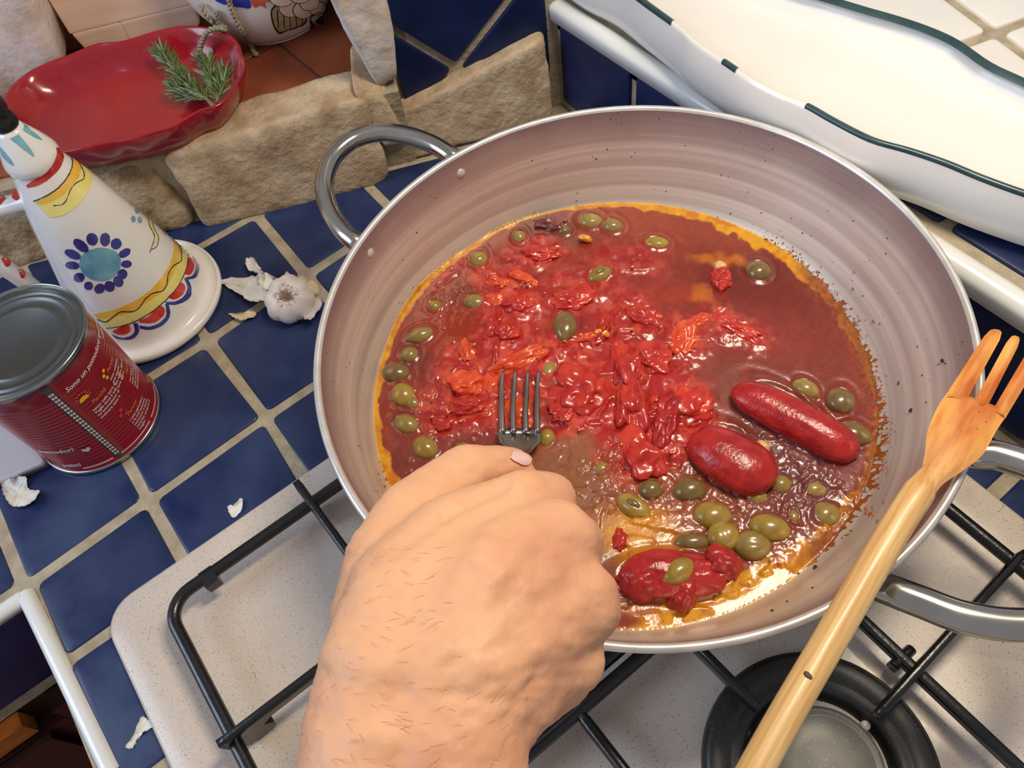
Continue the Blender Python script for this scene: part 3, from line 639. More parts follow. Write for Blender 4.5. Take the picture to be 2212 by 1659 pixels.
# ================================================================== SAUCE
OLV = [  # x, y, long, short (chart px), angle, sunk 0..1, kind, label
 (1275, 476, 54, 36, 5, .35, 'olive', 'olive near the top edge of the sauce, left of a close pair'),
 (1322, 486, 46, 34, 15, .4, 'olive', 'olive near the top edge of the sauce, right of a close pair'),
 (1121, 511, 34, 30, -60, .55, 'olive', 'small half sunken olive below the brown tomato skin at the upper left edge'),
 (1218, 496, 32, 24, 0, .6, 'olive_dark', 'small sunken olive in the brown scrap at the top edge of the sauce'),
 (1419, 524, 52, 30, 10, .45, 'olive_green', 'pale slit olive alone in the brown sauce right of the close pair'),
 (1033, 559, 44, 36, -60, .3, 'olive', 'tan olive on the upper left edge above the pink tomato pieces'),
 (1296, 591, 54, 32, -28, .1, 'olive_green', 'bright green olive with pip showing, above the centre of the pan'),
 (1639, 583, 52, 44, 30, .35, 'olive_dark', 'dark olive with pale slit at the upper right of the sauce'),
 (1025, 651, 50, 34, 8, .25, 'olive', 'khaki olive on the left, right of the yellow oil edge'),
 (938, 660, 30, 26, 0, .6, 'olive_green', 'small yellow sunken olive in the oil at the upper left'),
 (1220, 702, 70, 44, 88, -.1, 'olive_dark', 'large dark upright olive in the middle of the crushed tomatoes'),
 (1186, 800, 46, 26, -75, .2, 'olive', 'olive just right of the metal fork tips'),
 (907, 722, 54, 32, -22, .2, 'olive', 'uppermost olive of the column along the left edge of the sauce'),
 (884, 765, 38, 32, -30, .35, 'olive', 'small olive second from the top in the column at the left edge'),
 (854, 803, 56, 42, 10, .3, 'olive_dark', 'brown olive touching the left oil edge, third in the left column'),
 (869, 850, 52, 42, 62, .15, 'olive_green', 'glossy green olive at the far left edge of the sauce'),
 (890, 868, 36, 26, 40, .5, 'olive', 'half hidden olive tucked behind the glossy green one at the far left'),
 (877, 914, 50, 34, 28, .3, 'olive', 'tan olive low in the column at the left edge'),
 (917, 965, 52, 40, 35, .25, 'olive_green', 'lowest green olive of the left column, above the wrist'),
 (1001, 968, 34, 24, 20, .6, 'olive', 'sunken olive just above the thumb'),
 (1181, 943, 34, 26, -70, .3, 'olive_green', 'small yellow green olive right of the metal fork neck'),
 (1741, 838, 50, 34, 35, .4, 'olive', 'olive against the upper right side of the long tomato'),
 (1817, 864, 54, 48, 70, .3, 'olive_dark', 'round dark olive between the long tomato and the right crust'),
 (1844, 935, 64, 42, 25, .15, 'olive_dark', 'large dark olive touching the lower end of the long tomato'),
 (1406, 1056, 44, 36, 0, .4, 'olive_dark', 'dark olive left of the oval tomato, above the frothy patch'),
 (1490, 1056, 58, 42, -5, .25, 'olive_dark', 'dark shiny olive directly below the oval tomato'),
 (1540, 1111, 62, 44, 8, .05, 'olive_green', 'big green olive in the clear liquid, upper one of the central cluster'),
 (1563, 1155, 52, 48, 70, .05, 'olive_green', 'rounded green olive touching the big one in the central cluster'),
 (1626, 1176, 60, 46, 5, .2, 'olive', 'brown olive lower right of the central cluster'),
 (1664, 1138, 66, 42, 18, .05, 'olive_green', 'long slit olive ringed by a bright liquid edge at the lower right'),
 (1368, 1092, 62, 36, 35, .25, 'olive_green', 'yellow green olive with open pit hole, right of the hand'),
 (1636, 1073, 40, 26, 15, .3, 'olive_green', 'small green olive below the right end of the oval tomato'),
 (1687, 1045, 36, 32, -30, .55, 'olive', 'sunken olive right of the oval tomato'),
 (1760, 1056, 42, 28, 5, .6, 'olive', 'sunken olive in the purple froth at the right'),
 (1783, 1110, 50, 40, -20, .5, 'olive', 'faint olive at the lower right oil edge'),
 (1714, 1116, 34, 22, 70, .5, 'olive_green', 'small green olive sliver right of the slit olive'),
 (1495, 1170, 60, 30, 0, .55, 'olive_dark', 'sunken dark olive above the torn tomato'),
 (1465, 1233, 58, 36, -35, -.9, 'olive_green', 'olive lying on top of the torn tomato'),
 (1332, 985, 38, 24, -40, .3, 'olive_dark', 'dark olive fragment left of the crushed tomato tip'),
 (1300, 1012, 36, 26, -20, .4, 'olive_green', 'olive scrap in the bright froth right of the knuckle'),
]
MUSH = [  # ellipses of crushed tomato in the sauce: x, y, a, b, angle, strength
 (1165, 548, 75, 35, 0, .7), (1095, 605, 70, 38, 10, .8), (1110, 660, 90, 50, 0, .9), (1100, 730, 70, 60, 0, 1), (1005, 800, 60, 60, 30, 1), (1150, 770, 95, 50, -25, 1),
 (1245, 820, 110, 95, 0, 1), (1230, 640, 110, 60, -10, .6), (1330, 700, 80, 60, -40, .7), (1380, 690, 60, 40, 30, .7), (1350, 830, 90, 90, 0, 1), (1370, 930, 80, 110, -15, 1), (1440, 880, 110, 90, 20, 1),
 (1450, 960, 70, 50, 0, .9), (1475, 730, 60, 60, -30, .7), (1590, 710, 80, 40, 25, .6), (1000, 900, 90, 45, 0, .8), (1080, 880, 60, 60, 0, .9), (1360, 560, 90, 45, 0, .5), (950, 870, 60, 40, 0, .6), (1270, 890, 90, 40, -15, .9), (950, 590, 50, 30, -40, .5)]
def emask(X, Y, e, soft=.45):
    x, y, a, b, ang = e[:5]; t = math.radians(ang); dx = X - x; dy = Y - y
    u = (dx * math.cos(t) + dy * math.sin(t)) / a; v = (-dx * math.sin(t) + dy * math.cos(t)) / b
    return 1 - sstep(1 - soft, 1 + soft, np.sqrt(u * u + v * v))
nG = 470; xs = np.linspace(-.206, .206, nG); GXX, GYY = np.meshgrid(xs, xs, indexing='ij')
OC = PC[:2] + POFF; wx = GXX + OC[0]; wy = GYY + OC[1]; rr = np.hypot(GXX, GYY); ang = np.arctan2(GYY, GXX)
U, Vv = chart(np.stack([wx, wy, np.full_like(wx, SZ)], -1))
mush = np.zeros_like(wx)
for e in MUSH:
    jx = (fbm(U / 40, Vv / 40, 7) - .5) * 50; mush = np.maximum(mush, emask(U + jx, Vv - jx, e) * e[5])
# heights
n1 = fbm(U / 44, Vv / 44, 1, 3); n2 = fbm(U / 17, Vv / 17, 11, 3); ridg = 1 - np.abs(2 * fbm(U / 70 + n1 * 1.2, Vv / 40, 21, 2) - 1)
H = (n1 - .5) * .0010 * (.3 + mush)
H += mush * (ridg ** 2 * .0058 + (n2 - .4) * .0013 - .0012)
froth = np.zeros_like(wx)
for e in [(1500, 1060, 230, 60, 10), (1700, 1040, 120, 70, 10), (930, 900, 80, 80, 0), (1600, 1110, 180, 60, 10), (980, 640, 60, 80, 30), (970, 560, 90, 40, -30), (1330, 1030, 70, 40, 30), (1640, 1170, 100, 50, 0)]: froth = np.maximum(froth, emask(U, Vv, e, .5))
bub = np.zeros_like(wx)
rb = np.random.default_rng(9)
for k in range(420):
    e = [(1500, 1060, 230, 60), (1700, 1020, 120, 90), (930, 900, 80, 90), (1600, 1110, 180, 70), (980, 600, 90, 90), (1330, 1030, 70, 40)][k % 6]
    bx = e[0] + rb.normal() * e[2] * .6; by = e[1] + rb.normal() * e[3] * .6; br = rb.uniform(2.2, 5.5)
    m_ = (np.abs(U - bx) < br * 2.2) & (np.abs(Vv - by) < br * 2.2); d = np.hypot(U[m_] - bx, Vv[m_] - by) / br
    bub[m_] = np.maximum(bub[m_], np.exp(-(d - .9) ** 2 * 7) * br * .00016)
H += bub * 1.6 + froth * (fbm(U / 9, Vv / 9, 91, 3) - .5) * .0012
# liquid films with sharp edges (islands of clear liquid between the solids)
isl = sstep(.50, .53, fbm(U / 60 + 3, Vv / 45, 33, 4)); low = sstep(900, 980, Vv - (U - 1200) * -.05)
H += (1 - isl) * low * .0019 * sstep(1180, 1300, U)
for (x, y, a, b, an, sk, kd, lb) in OLV:
    t = math.radians(an); dx = U - x; dy = Vv - y; u = (dx * math.cos(t) + dy * math.sin(t)) / (a * .5); v = (-dx * math.sin(t) + dy * math.cos(t)) / (b * .5)
    d = np.sqrt(u * u + v * v); H += np.exp(-((d - 1.0) / .22) ** 2) * .0011 * (1 if sk > -.5 else 0) - np.exp(-((d - 1.55) / .22) ** 2) * .0004
for e in [(1717, 900, 118, 44, 37), (1583, 983, 86, 56, 37), (1460, 1240, 130, 50, 0)]:
    t = math.radians(e[4]); dx = U - e[0]; dy = Vv - e[1]; u = (dx * math.cos(t) + dy * math.sin(t)) / e[2]; v = (-dx * math.sin(t) + dy * math.cos(t)) / e[3]
    d = np.sqrt(u * u + v * v); H += np.exp(-((d - 1.0) / .12) ** 2) * .0018 - np.exp(-((d - 1.3) / .12) ** 2) * .0005
# outline of the food (chart) -> radius by angle
oil = [(822, 830), (824, 770), (848, 700), (898, 617), (955, 568), (1010, 530), (1100, 478), (1200, 453), (1300, 450), (1400, 452), (1480, 460), (1560, 477), (1640, 508), (1715, 550), (1775, 610), (1820, 670), (1860, 740), (1890, 810), (1908, 870), (1915, 930), (1905, 1000), (1880, 1070), (1840, 1140), (1785, 1190), (1700, 1255), (1630, 1300), (1530, 1330), (1430, 1345), (1330, 1342), (1200, 1320), (1080, 1270), (970, 1180), (900, 1090), (860, 1040), (835, 950), (823, 880)]
oa = []
for (x, y) in oil:
    z = SZ
    for _ in range(14):
        Q = PZ(x, y, z); z = .5 * z + .5 * max(SZ, pan_z(Q))
    oa.append((math.atan2(Q[1] - OC[1], Q[0] - OC[0]), max(.1832, np.hypot(Q[0] - OC[0], Q[1] - OC[1]))))
oa.sort(); oa = np.array(oa); oth = np.r_[oa[:, 0] - 2 * PI, oa[:, 0], oa[:, 0] + 2 * PI]; orr = np.r_[oa[:, 1]] ; orr = np.r_[orr, orr, orr]
Rout = np.interp(ang, oth, orr)
# where the crust is (right side)
crust = sstep(620, 760, U - (Vv - 560) * .0 - 1010) * sstep(480, 560, Vv) * (1 - sstep(1180, 1260, Vv)); crust = np.clip(crust * sstep(1690, 1760, U), 0, 1)
pz = panxy(wx, wy); nE = fbm(U / 16, Vv / 16, 51, 4); nE2 = fbm(U / 6, Vv / 6, 61, 2)
edge_d = Rout - rr                                    # >0 inside
lim = (nE - .5) * .010 * crust + (nE2 - .5) * .007 * crust
inside = edge_d > lim
inside &= ~((edge_d < .007) & (crust > .3) & (nE2 > .62) & (pz > SZ + .0008))
inside |= (pz < SZ + .0004) & (rr < .2)
Z = np.maximum(SZ + H * sstep(0, .012, edge_d), pz + .00035 + crust * np.clip(nE2 - .3, 0, 1) * .0012 * (edge_d < .016))
inside |= (pz > SZ + .0028) & False
keepv = inside | ((edge_d > -.004) & (crust < .3) & (pz > SZ - .0005))
Z = np.where((~inside) & keepv, np.minimum(SZ, pz - .0006), Z)
# pigment
def mix(a, b, t): return a * (1 - t[..., None]) + b * t[..., None]
cc = lambda *a: np.array(sRGB(*a))
base = np.broadcast_to(cc(132, 44, 26), wx.shape + (3,)).copy()
nc = fbm(U / 90, Vv / 70, 71, 4); base = mix(base, cc(118, 44, 34), sstep(.4, .6, nc)); base = mix(base, cc(150, 62, 44), sstep(.5, .75, fbm(U / 40, Vv / 60, 75, 4)) * .7)
def patch(e, col, amt=1, soft=.6, jit=40):
    global base
    j = (fbm(U / 30, Vv / 30, int(e[0]) % 97, 4) - .5) * jit
    base = mix(base, cc(*col), emask(U + j, Vv - j * .7, e, soft) * amt)
patch((1650, 640, 200, 110, 30), (108, 32, 18), .8); patch((1500, 480, 260, 60, 5), (146, 60, 34), .7); patch((1180, 490, 60, 30, 10), (110, 52, 44), .9)
patch((1700, 1020, 170, 110, 20), (112, 58, 58), .9); patch((1720, 760, 160, 90, 20), (124, 48, 34), .6); patch((1560, 860, 150, 60, 10), (128, 66, 52), .7)
patch((1290, 960, 170, 60, -5), (160, 90, 62), .9); patch((1280, 1100, 150, 140, 0), (138, 88, 50), .95); patch((1450, 1110, 190, 90, 10), (150, 82, 58), .7)
patch((1385, 1155, 90, 60, 10), (190, 118, 26), .95, .5); patch((1360, 1150, 60, 40, -20), (206, 136, 22), .8, .5); patch((1480, 1310, 160, 50, -12), (176, 104, 54), .9)
patch((985, 720, 60, 60, 0), (150, 44, 12), .95); patch((1070, 600, 70, 30, 20), (176, 48, 20), .9); patch((1050, 870, 40, 60, 0), (150, 36, 16), .7); patch((975, 840, 40, 60, 0), (176, 66, 60), .5)
patch((1440, 640, 90, 25, 0), (156, 52, 20), .9); patch((1520, 640, 30, 16, 40), (190, 100, 20), .8); patch((1560, 560, 60, 10, 8), (190, 104, 22), .8)
patch((1350, 600, 120, 60, 0), (150, 50, 40), .6); patch((1630, 720, 120, 50, 15), (150, 52, 44), .5); patch((940, 920, 80, 90, 0), (140, 62, 50), .7); patch((1000, 560, 60, 40, -20), (150, 70, 60), .6)
mcol = mix(np.broadcast_to(cc(172, 36, 32), wx.shape + (3,)), cc(200, 76, 56), sstep(.45, .7, n2)); mcol = mix(mcol, cc(150, 24, 22), sstep(.55, .35, ridg) * .7)
base = mix(base, mcol, np.clip(mush * 1.25, 0, 1))
base = mix(base, cc(206, 160, 110), np.clip(bub / .0008, 0, 1) * .12)
# oil margin, width varies round the pan
wo = np.interp(ang, oth, np.tile([0] * 1, len(oth)) * 0.0) if False else None
wU = np.interp(Vv, [430, 520, 700, 900, 1050, 1150, 1300], [.010, .008, .006, .005, .009, .010, .014])
wR = np.interp(U, [800, 1000, 1200, 1450, 1600, 1750, 1900], [1.0, .7, .35, 1.0, 1.6, 1.3, 1.0])
wid = wU * wR * (.35 + 1.3 * fbm(U / 24, Vv / 24, 81, 5)); ot = 1 - sstep(.85, 1.1, edge_d / wid)
ocol = mix(np.broadcast_to(cc(208, 146, 14), wx.shape + (3,)), cc(190, 112, 12), sstep(.4, .7, nE)); base = mix(base, ocol, ot)
rim_y = 1 - sstep(.0, .0018, edge_d); base = mix(base, cc(214, 176, 96), rim_y * (1 - crust) * .7)
ccol = mix(np.broadcast_to(cc(140, 62, 22), wx.shape + (3,)), cc(110, 40, 20), sstep(.4, .6, nE2)); base = mix(base, ccol, crust * (1 - sstep(.006, .014, edge_d + (nE - .5) * .012)) * .85)
bl = emask(U, Vv, (1330, 1345, 60, 16, -4), .5); base = mix(base, cc(140, 52, 24), bl)
idx = -np.ones(wx.shape, int); idx[keepv] = np.arange(keepv.sum())
SV = np.stack([wx[keepv], wy[keepv], Z[keepv]], -1); SC = np.clip(base[keepv], 0, 1)
q = idx[:-1, :-1], idx[1:, :-1], idx[1:, 1:], idx[:-1, 1:]; ok = (q[0] >= 0) & (q[1] >= 0) & (q[2] >= 0) & (q[3] >= 0)
SF = np.stack([a[ok] for a in q], -1)
sauce = mk('tomato_sauce', SV, SF, M['sauce'], cols=SC); tag(sauce, 'glossy brown red tomato sauce with a ring of yellow oil in the pan', 'sauce', kind='stuff')

# splashes on the pan wall
def wallpoint(x, y):
    r0 = ray(x, y); t = .3
    while t < 1.2:
        Q = CP + r0 * t
        if Q[2] < .152 and Q[2] < pan_z(Q): return Q
        t += .0006
    return Q
mb = MB(); sp = MB()
for (x, y, s) in [(1968, 888, 5), (2036, 780, 5), (2042, 786, 2), (2027, 788, 2), (1762, 1227, 5), (1810, 1322, 5), (1668, 1320, 3), (1940, 830, 2.4), (870, 562, 3), (1578, 462, 2.5), (1405, 330, 2.6), (1415, 331, 2.2), (1392, 331, 2), (1280, 340, 2), (1218, 355, 2), (1247, 418, 2), (1245, 435, 2), (1755, 1270, 2.5), (1725, 1240, 2.2), (1550, 470, 2), (1863, 640, 2), (1900, 700, 2), (1941, 826, 2), (2000, 870, 2), (1770, 590, 2), (1700, 1300, 2)]:
    Q = wallpoint(x, y); V, F = ICO[2]; a = np.random.default_rng(int(x)).uniform(.6, 1.2, (len(V), 1)); mb.add(V * a * s * PXM * .95 * np.array([1, 1, .6]) + Q + [0, 0, .0005], F)
for k in range(46):
    x, y = [(805 + 30 * rng.random(), 970 + 130 * rng.random()), (728 + 8 * rng.random(), 715 + 60 * rng.random()), (1840 + 60 * rng.random(), 560 + 330 * rng.random() ** 1.3), (1880 + 40 * rng.random(), 900 + 250 * rng.random())][k % 4]
    if k % 4 == 1: x, y = 1868 + 20 * rng.random(), 1090 + 30 * rng.random()
    Q = wallpoint(x, y); V, F = ICO[2]; sp.add(V * rng.uniform(1.2, 4.2) * PXM * np.array([1, 1, .35]) + Q + [0, 0, .0003], F)
for k in range(460):
    t_ = rng.uniform(-1.15, .75); r_ = float(np.interp(t_, oth, orr)) + abs(rng.normal()) * .0026 - .002; x, y = OC[0] + r_ * math.cos(t_), OC[1] + r_ * math.sin(t_)
    uu, vv_ = chart(np.array([x, y, SZ]))
    if uu < 1650 or r_ < .182: continue
    V, F = ICO[2]; sp.add(V * rng.uniform(.6, 2.6) * PXM * np.array([1, 1, .5]) + np.array([x, y, float(panxy(x, y)) + .0003]), F)
o = mb.build('burnt_crumbs', M['crumb']); tag(o, 'scattered black burnt crumbs on the bare pan wall', 'crumbs', kind='stuff')
o = sp.build('sauce_spatter', mat('dried_sauce', sRGB(166, 84, 34), sRGB(140, 58, 28), 90, .5)); tag(o, 'dried orange red sauce spatter on the pan wall around the food', 'spatter', kind='stuff')

# ---- olives
for (x, y, a, b, an, sk, kd, lb) in OLV:
    L = a * .56 * PXM; Wd = b * .56 * PXM; t = math.radians(an); V, F = ICO[4]; V = V.copy()
    ex = EX * math.cos(t) + EY * math.sin(t) / 1.0; ex /= np.linalg.norm(ex); ey = np.cross([0, 0, 1.], ex); Hh = min(Wd * .95, .0075)
    prof = 1 - .10 * V[:, 0] ** 2; slit = np.exp(-(V[:, 1] / .26) ** 2) * np.exp(-(V[:, 0] / .6) ** 4) * (V[:, 2] > 0)
    zz = V[:, 2] * Hh * prof - slit * Hh * .13 * (0 if int(x) % 3 else 1)
    cz = SZ + Hh * (.22 - sk * .9)
    P = np.outer(V[:, 0] * L, ex) + np.outer(V[:, 1] * Wd * prof * 1.08, ey); P[:, 2] = zz
    if sk < -.5: cz = SZ + .012
    Q = PZ(x, y, cz + Hh * .3); loc = (Q[0], Q[1], cz)
    o = mk('olive', P, F, M[kd]); o.location = loc; tag(o, lb, 'olive', 'olives in the tomato sauce')
    if lb.startswith('yellow green olive with open') or lb.startswith('bright green'):
        pv = mk('pit_hole', *[(np.array(ICO[3][0]) * np.array([L * .4, Wd * .35, Hh * .3])) @ np.array([ex, ey, [0, 0, 1]]) + [0, 0, Hh * .84], ICO[3][1]], M['olive_dark']); pv.parent = o

# ---- tomatoes
def blob(name, x, y, a, b, an, h, material, label, seed, group=None, z=None, lump=.25, bend=0, fold=0, cat='tomato', sub=5, taper=0, cap=0):
    L = a * .5 * PXM; Wd = b * .5 * PXM; t = math.radians(an); V, F = ICO[sub]; V = V.copy()
    ex = EX * math.cos(t) + EY * math.sin(t); ex /= np.linalg.norm(ex); ey = np.cross([0, 0, 1.], ex); ey = ey if ey @ EY > 0 else -ey
    D = np.array([mnoise.noise(Vector(v * 1.3) + Vector((seed, 0, 0))) + .5 * mnoise.noise(Vector(v * 3.1) + Vector((seed, 5, 0))) + .07 * mnoise.noise(Vector(v * 7) + Vector((seed, 9, 0))) for v in V])
    if fold:
        D = D - fold * np.array([abs(mnoise.noise(Vector((v[0] * .9, v[1] * 2.3, v[2] * 1.1)) + Vector((seed, 2, 0)))) for v in V])
    sgn = np.sign(V); Vs = V * (1 + lump * D)[:, None]
    if cap:
        x_ = np.clip(np.abs(V[:, 0]), 0, .9995); f_ = np.sqrt(1 - x_ ** (2 + cap)) / np.sqrt(1 - x_ ** 2); f_ = np.minimum(f_, 2.2); Vs[:, 1] *= f_; Vs[:, 2] *= f_
    xx = Vs[:, 0]; tp = 1 - taper * xx
    P = np.outer(np.sign(xx) * np.abs(xx) ** (.9) * L, ex) + np.outer(Vs[:, 1] * Wd * tp + bend * Wd * (1 - V[:, 0] ** 2), ey)
    P[:, 2] = Vs[:, 2] * h * tp
    cz = (SZ + h * .3) if z is None else z; Q = PZ(x, y, cz + h * .45)
    o = mk(name, P, F, material); o.location = (Q[0], Q[1], cz); tag(o, label, cat, group); return o
blob('peeled_tomato', 1717, 901, 262, 82, 37, .0125, M['tomato'], 'long whole peeled tomato lying at the right of the pan', 3, lump=.05, taper=-.04, z=SZ + .006, bend=-.12, cap=2)
blob('peeled_tomato', 1583, 983, 176, 110, 37, .0145, M['tomato'], 'oval whole peeled tomato left of the long one', 8, lump=.04, taper=-.06, z=SZ + .006, cap=.6)
blob('peeled_tomato', 1455, 1236, 200, 86, 3, .0115, M['tomato'], 'torn peeled tomato near the bottom of the pan with an olive on it', 21, lump=.22, fold=.4, z=SZ + .005)
o = blob('tomato_piece', 1390, 1245, 78, 84, 20, .012, M['tomato'], 'rounded left half of the torn tomato at the bottom of the pan', 31, lump=.10, z=SZ + .005)
blob('tomato_piece', 1475, 1280, 50, 66, 30, .010, M['tomato'], 'lower flap hanging from the torn tomato', 33, lump=.2, fold=.2, z=SZ + .004)
blob('tomato_piece', 1560, 1215, 72, 66, 10, .010, M['tomato'], 'right end piece of the torn tomato', 34, lump=.25, fold=.3, z=SZ + .004)
PCS = [
 (1163, 545, 100, 46, 5, .006, 'tomato_crushed', 'round pink tomato piece with a dark hole near the top of the mash'),
 (1075, 608, 72, 34, 25, .006, 'tomato_orange', 'small orange tomato strip at the upper left of the mash'),
 (1125, 600, 84, 36, 30, .007, 'tomato_orange', 'smooth orange tomato petal beside the small strip'),
 (1115, 655, 78, 50, 15, .008, 'tomato_crushed', 'bulging red tomato lump right of the khaki olive'),
 (1070, 648, 50, 40, 0, .006, 'tomato_orange', 'orange tomato lump between the khaki olive and the bulging one'),
 (1062, 705, 40, 88, 15, .006, 'tomato_crushed', 'narrow upright tomato shred left of the mash centre'),
 (1095, 715, 60, 72, 30, .007, 'tomato_crushed', 'pink seedy tomato lump left of the dark upright olive'),
 (1006, 762, 38, 78, -15, .006, 'tomato_orange', 'pale tomato petal at the left of the mash'),
 (1000, 828, 88, 62, 5, .010, 'tomato_orange', 'rounded orange red tomato left of the metal fork'),
 (1015, 878, 96, 46, -5, .008, 'tomato_crushed', 'red tomato fold below the rounded one left of the fork'),
 (1125, 772, 150, 44, -22, .008, 'tomato_orange', 'long pale tomato strip above the metal fork'),
 (1252, 830, 118, 122, 0, .010, 'tomato_crushed', 'broad crushed tomato right of the metal fork'),
 (1265, 730, 60, 30, -15, .006, 'tomato_orange', 'small orange scrap below right of the dark upright olive'),
 (1310, 700, 34, 110, 30, .007, 'tomato_crushed', 'slanting red tomato shred right of the upright olive'),
 (1395, 680, 90, 46, 40, .006, 'tomato_crushed', 'pink edged tomato petal above the mash'),
 (1355, 780, 70, 120, 5, .010, 'tomato_crushed', 'tall crushed tomato lump in the middle of the pan'),
 (1362, 870, 64, 130, -5, .011, 'tomato_crushed', 'tall folded tomato at the centre of the mash'),
 (1385, 975, 90, 110, -20, .010, 'tomato_crushed', 'lowest wedge of the central crushed tomato'),
 (1440, 900, 56, 130, 15, .010, 'tomato', 'red ridged tomato right of the central fold'),
 (1490, 870, 90, 90, 20, .008, 'tomato_crushed', 'flat seedy crushed tomato left of the oval one'),
 (1410, 770, 80, 80, 0, .008, 'tomato_crushed', 'loose tomato pulp lump above the ridged one'),
 (1482, 725, 56, 96, 25, .007, 'tomato_orange', 'curled tomato piece at the upper right of the mash'),
 (1510, 690, 60, 30, -20, .005, 'tomato_orange', 'tiny orange tip above the curled piece'),
 (1590, 705, 120, 40, 35, .006, 'tomato_crushed', 'thin pink tomato strip in the brown sauce at the right'),
 (1558, 596, 42, 72, 0, .007, 'tomato_crushed', 'stub of tomato with a pale core in the brown sauce'),
 (1218, 890, 70, 56, 0, .006, 'tomato_crushed', 'crushed tomato just right of the fork base'),
 (1060, 830, 40, 60, 10, .006, 'tomato_orange', 'orange tomato scrap under the fork tips'),
 (955, 915, 60, 34, 0, .005, 'tomato_crushed', 'small tomato shred at the left above the wrist'),
 (1120, 900, 70, 90, 0, .007, 'tomato_orange', 'orange tomato being pressed by the metal fork'),
 (1240, 640, 100, 60, -15, .006, 'tomato_crushed', 'soft pulp lump below the bright green olive'),
 (1340, 1165, 30, 46, 10, .004, 'tomato_crushed', 'tiny tomato shred beside the knuckles'),
 (1345, 1260, 40, 34, -40, .005, 'tomato', 'small red bud at the left of the torn tomato'),
 (1190, 480, 84, 40, 8, .006, 'olive_dark', 'brown curled tomato skin at the top left edge of the sauce'),
]
for k, (x, y, a, b, an, h, m_, lb) in enumerate(PCS):
    mm = M[m_] if k != len(PCS) - 1 else mat('brown_skin', sRGB(104, 40, 34), sRGB(128, 60, 52), 80, .3, coat=.6, bump=.0006)
    blob('crushed_tomato', x, y, a, b, an, h, mm, lb, k * 1.37 + 40, 'crushed tomato pieces in the sauce', z=SZ + h * .25 - .0015, lump=.42, fold=.36, sub=5 if a * b > 2400 else 4)
# seeds, joined: nobody could count them
sd = MB()
for k in range(80):
    e = MUSH[k % len(MUSH)]; x = e[0] + rng.normal() * e[2] * .45; y = e[1] + rng.normal() * e[3] * .5
    V, F = ICO[2]; sd.add(V * np.array([.0016, .0012, .0007]) * rng.uniform(.6, 1.1) + PZ(x, y, SZ + .0065) * [1, 1, 0] + [0, 0, SZ + rng.uniform(.003, .0068)], F)
o = sd.build('tomato_seeds', M['seed']); tag(o, 'pale orange tomato seeds scattered over the crushed tomatoes', 'seeds', kind='stuff')
for (x, y, lb) in ((1648, 962, 'pale garlic sliver beside the oval tomato'), (1557, 572, 'yellowish garlic tip in the tomato stub at the upper right')):
    blob('garlic_sliver', x, y, 30, 24, 30, .004, mat('cooked_garlic', sRGB(222, 176, 110), None, 20, .3, coat=.5), lb, 5, z=SZ + .005, lump=.2, cat='garlic', sub=3)
for (x, y, lb) in ((1263, 512, 'small yellow pepper scrap near the top edge of the sauce'), (1300, 717, 'small orange scrap with pale tip beside the upright olive')):
    blob('yellow_scrap', x, y, 34, 16, 20, .003, mat('yellow_scrap', sRGB(226, 140, 24), None, 20, .3, coat=.5), lb, 6, z=SZ + .004, lump=.3, cat='scrap', sub=3)

# ================================================================== METAL FORK
mf = empty('metal_fork', tuple(PD(1130, 960, .53))); tag(mf, 'steel table fork held in the hand, its tines pressing a tomato', 'fork')
def fpt(x, y, d): return PD(x, y, d)
tips = [1086, 1113, 1140, 1163]; roots = [1084, 1108, 1135, 1160]
for k in range(4):
    path = catmull([fpt(tips[k], 803, .584), fpt(tips[k] - 2, 840, .577), fpt(roots[k], 890, .565), fpt(roots[k] + 1, 935, .556)], 5)
    n = len(path); mk('tine', *tube(path, np.linspace(.0014, .0024, n), 8), M['fork_steel'], mf)
V = []; F = []
rows = [(925, .559, 1077, 1169), (940, .554, 1076, 1170), (955, .548, 1080, 1167), (967, .542, 1095, 1155), (980, .534, 1112, 1143), (1000, .520, 1118, 1140)]
for (y, d, x0, x1) in rows:
    for k in range(9):
        t = k / 8; V.append(fpt(x0 + (x1 - x0) * t, y, d + .003 * math.sin(PI * t)))
    for k in range(9):
        t = k / 8; V.append(fpt(x0 + (x1 - x0) * t, y, d + .003 * math.sin(PI * t) + .0022))
for i in range(len(rows) - 1):
    for k in range(8):
        a = i * 18 + k; F += [(a, a + 1, a + 19, a + 18), (a + 9, a + 27, a + 28, a + 10)]
    a = i * 18; F += [(a, a + 18, a + 27, a + 9), (a + 8, a + 17, a + 35, a + 26)]
F += [tuple([k for k in range(9)] + [17 - k for k in range(9)])]
mk('fork_head', V, F, M['fork_steel'], mf)
path = catmull([fpt(1129, 990, .527), fpt(1130, 1030, .49), fpt(1125, 1080, .455), fpt(1110, 1150, .41), fpt(1090, 1230, .365)], 6)
mk('fork_handle', *tube(path, np.linspace(.0035, .0052, len(path)), 12, flat=.6), M['fork_steel'], mf)

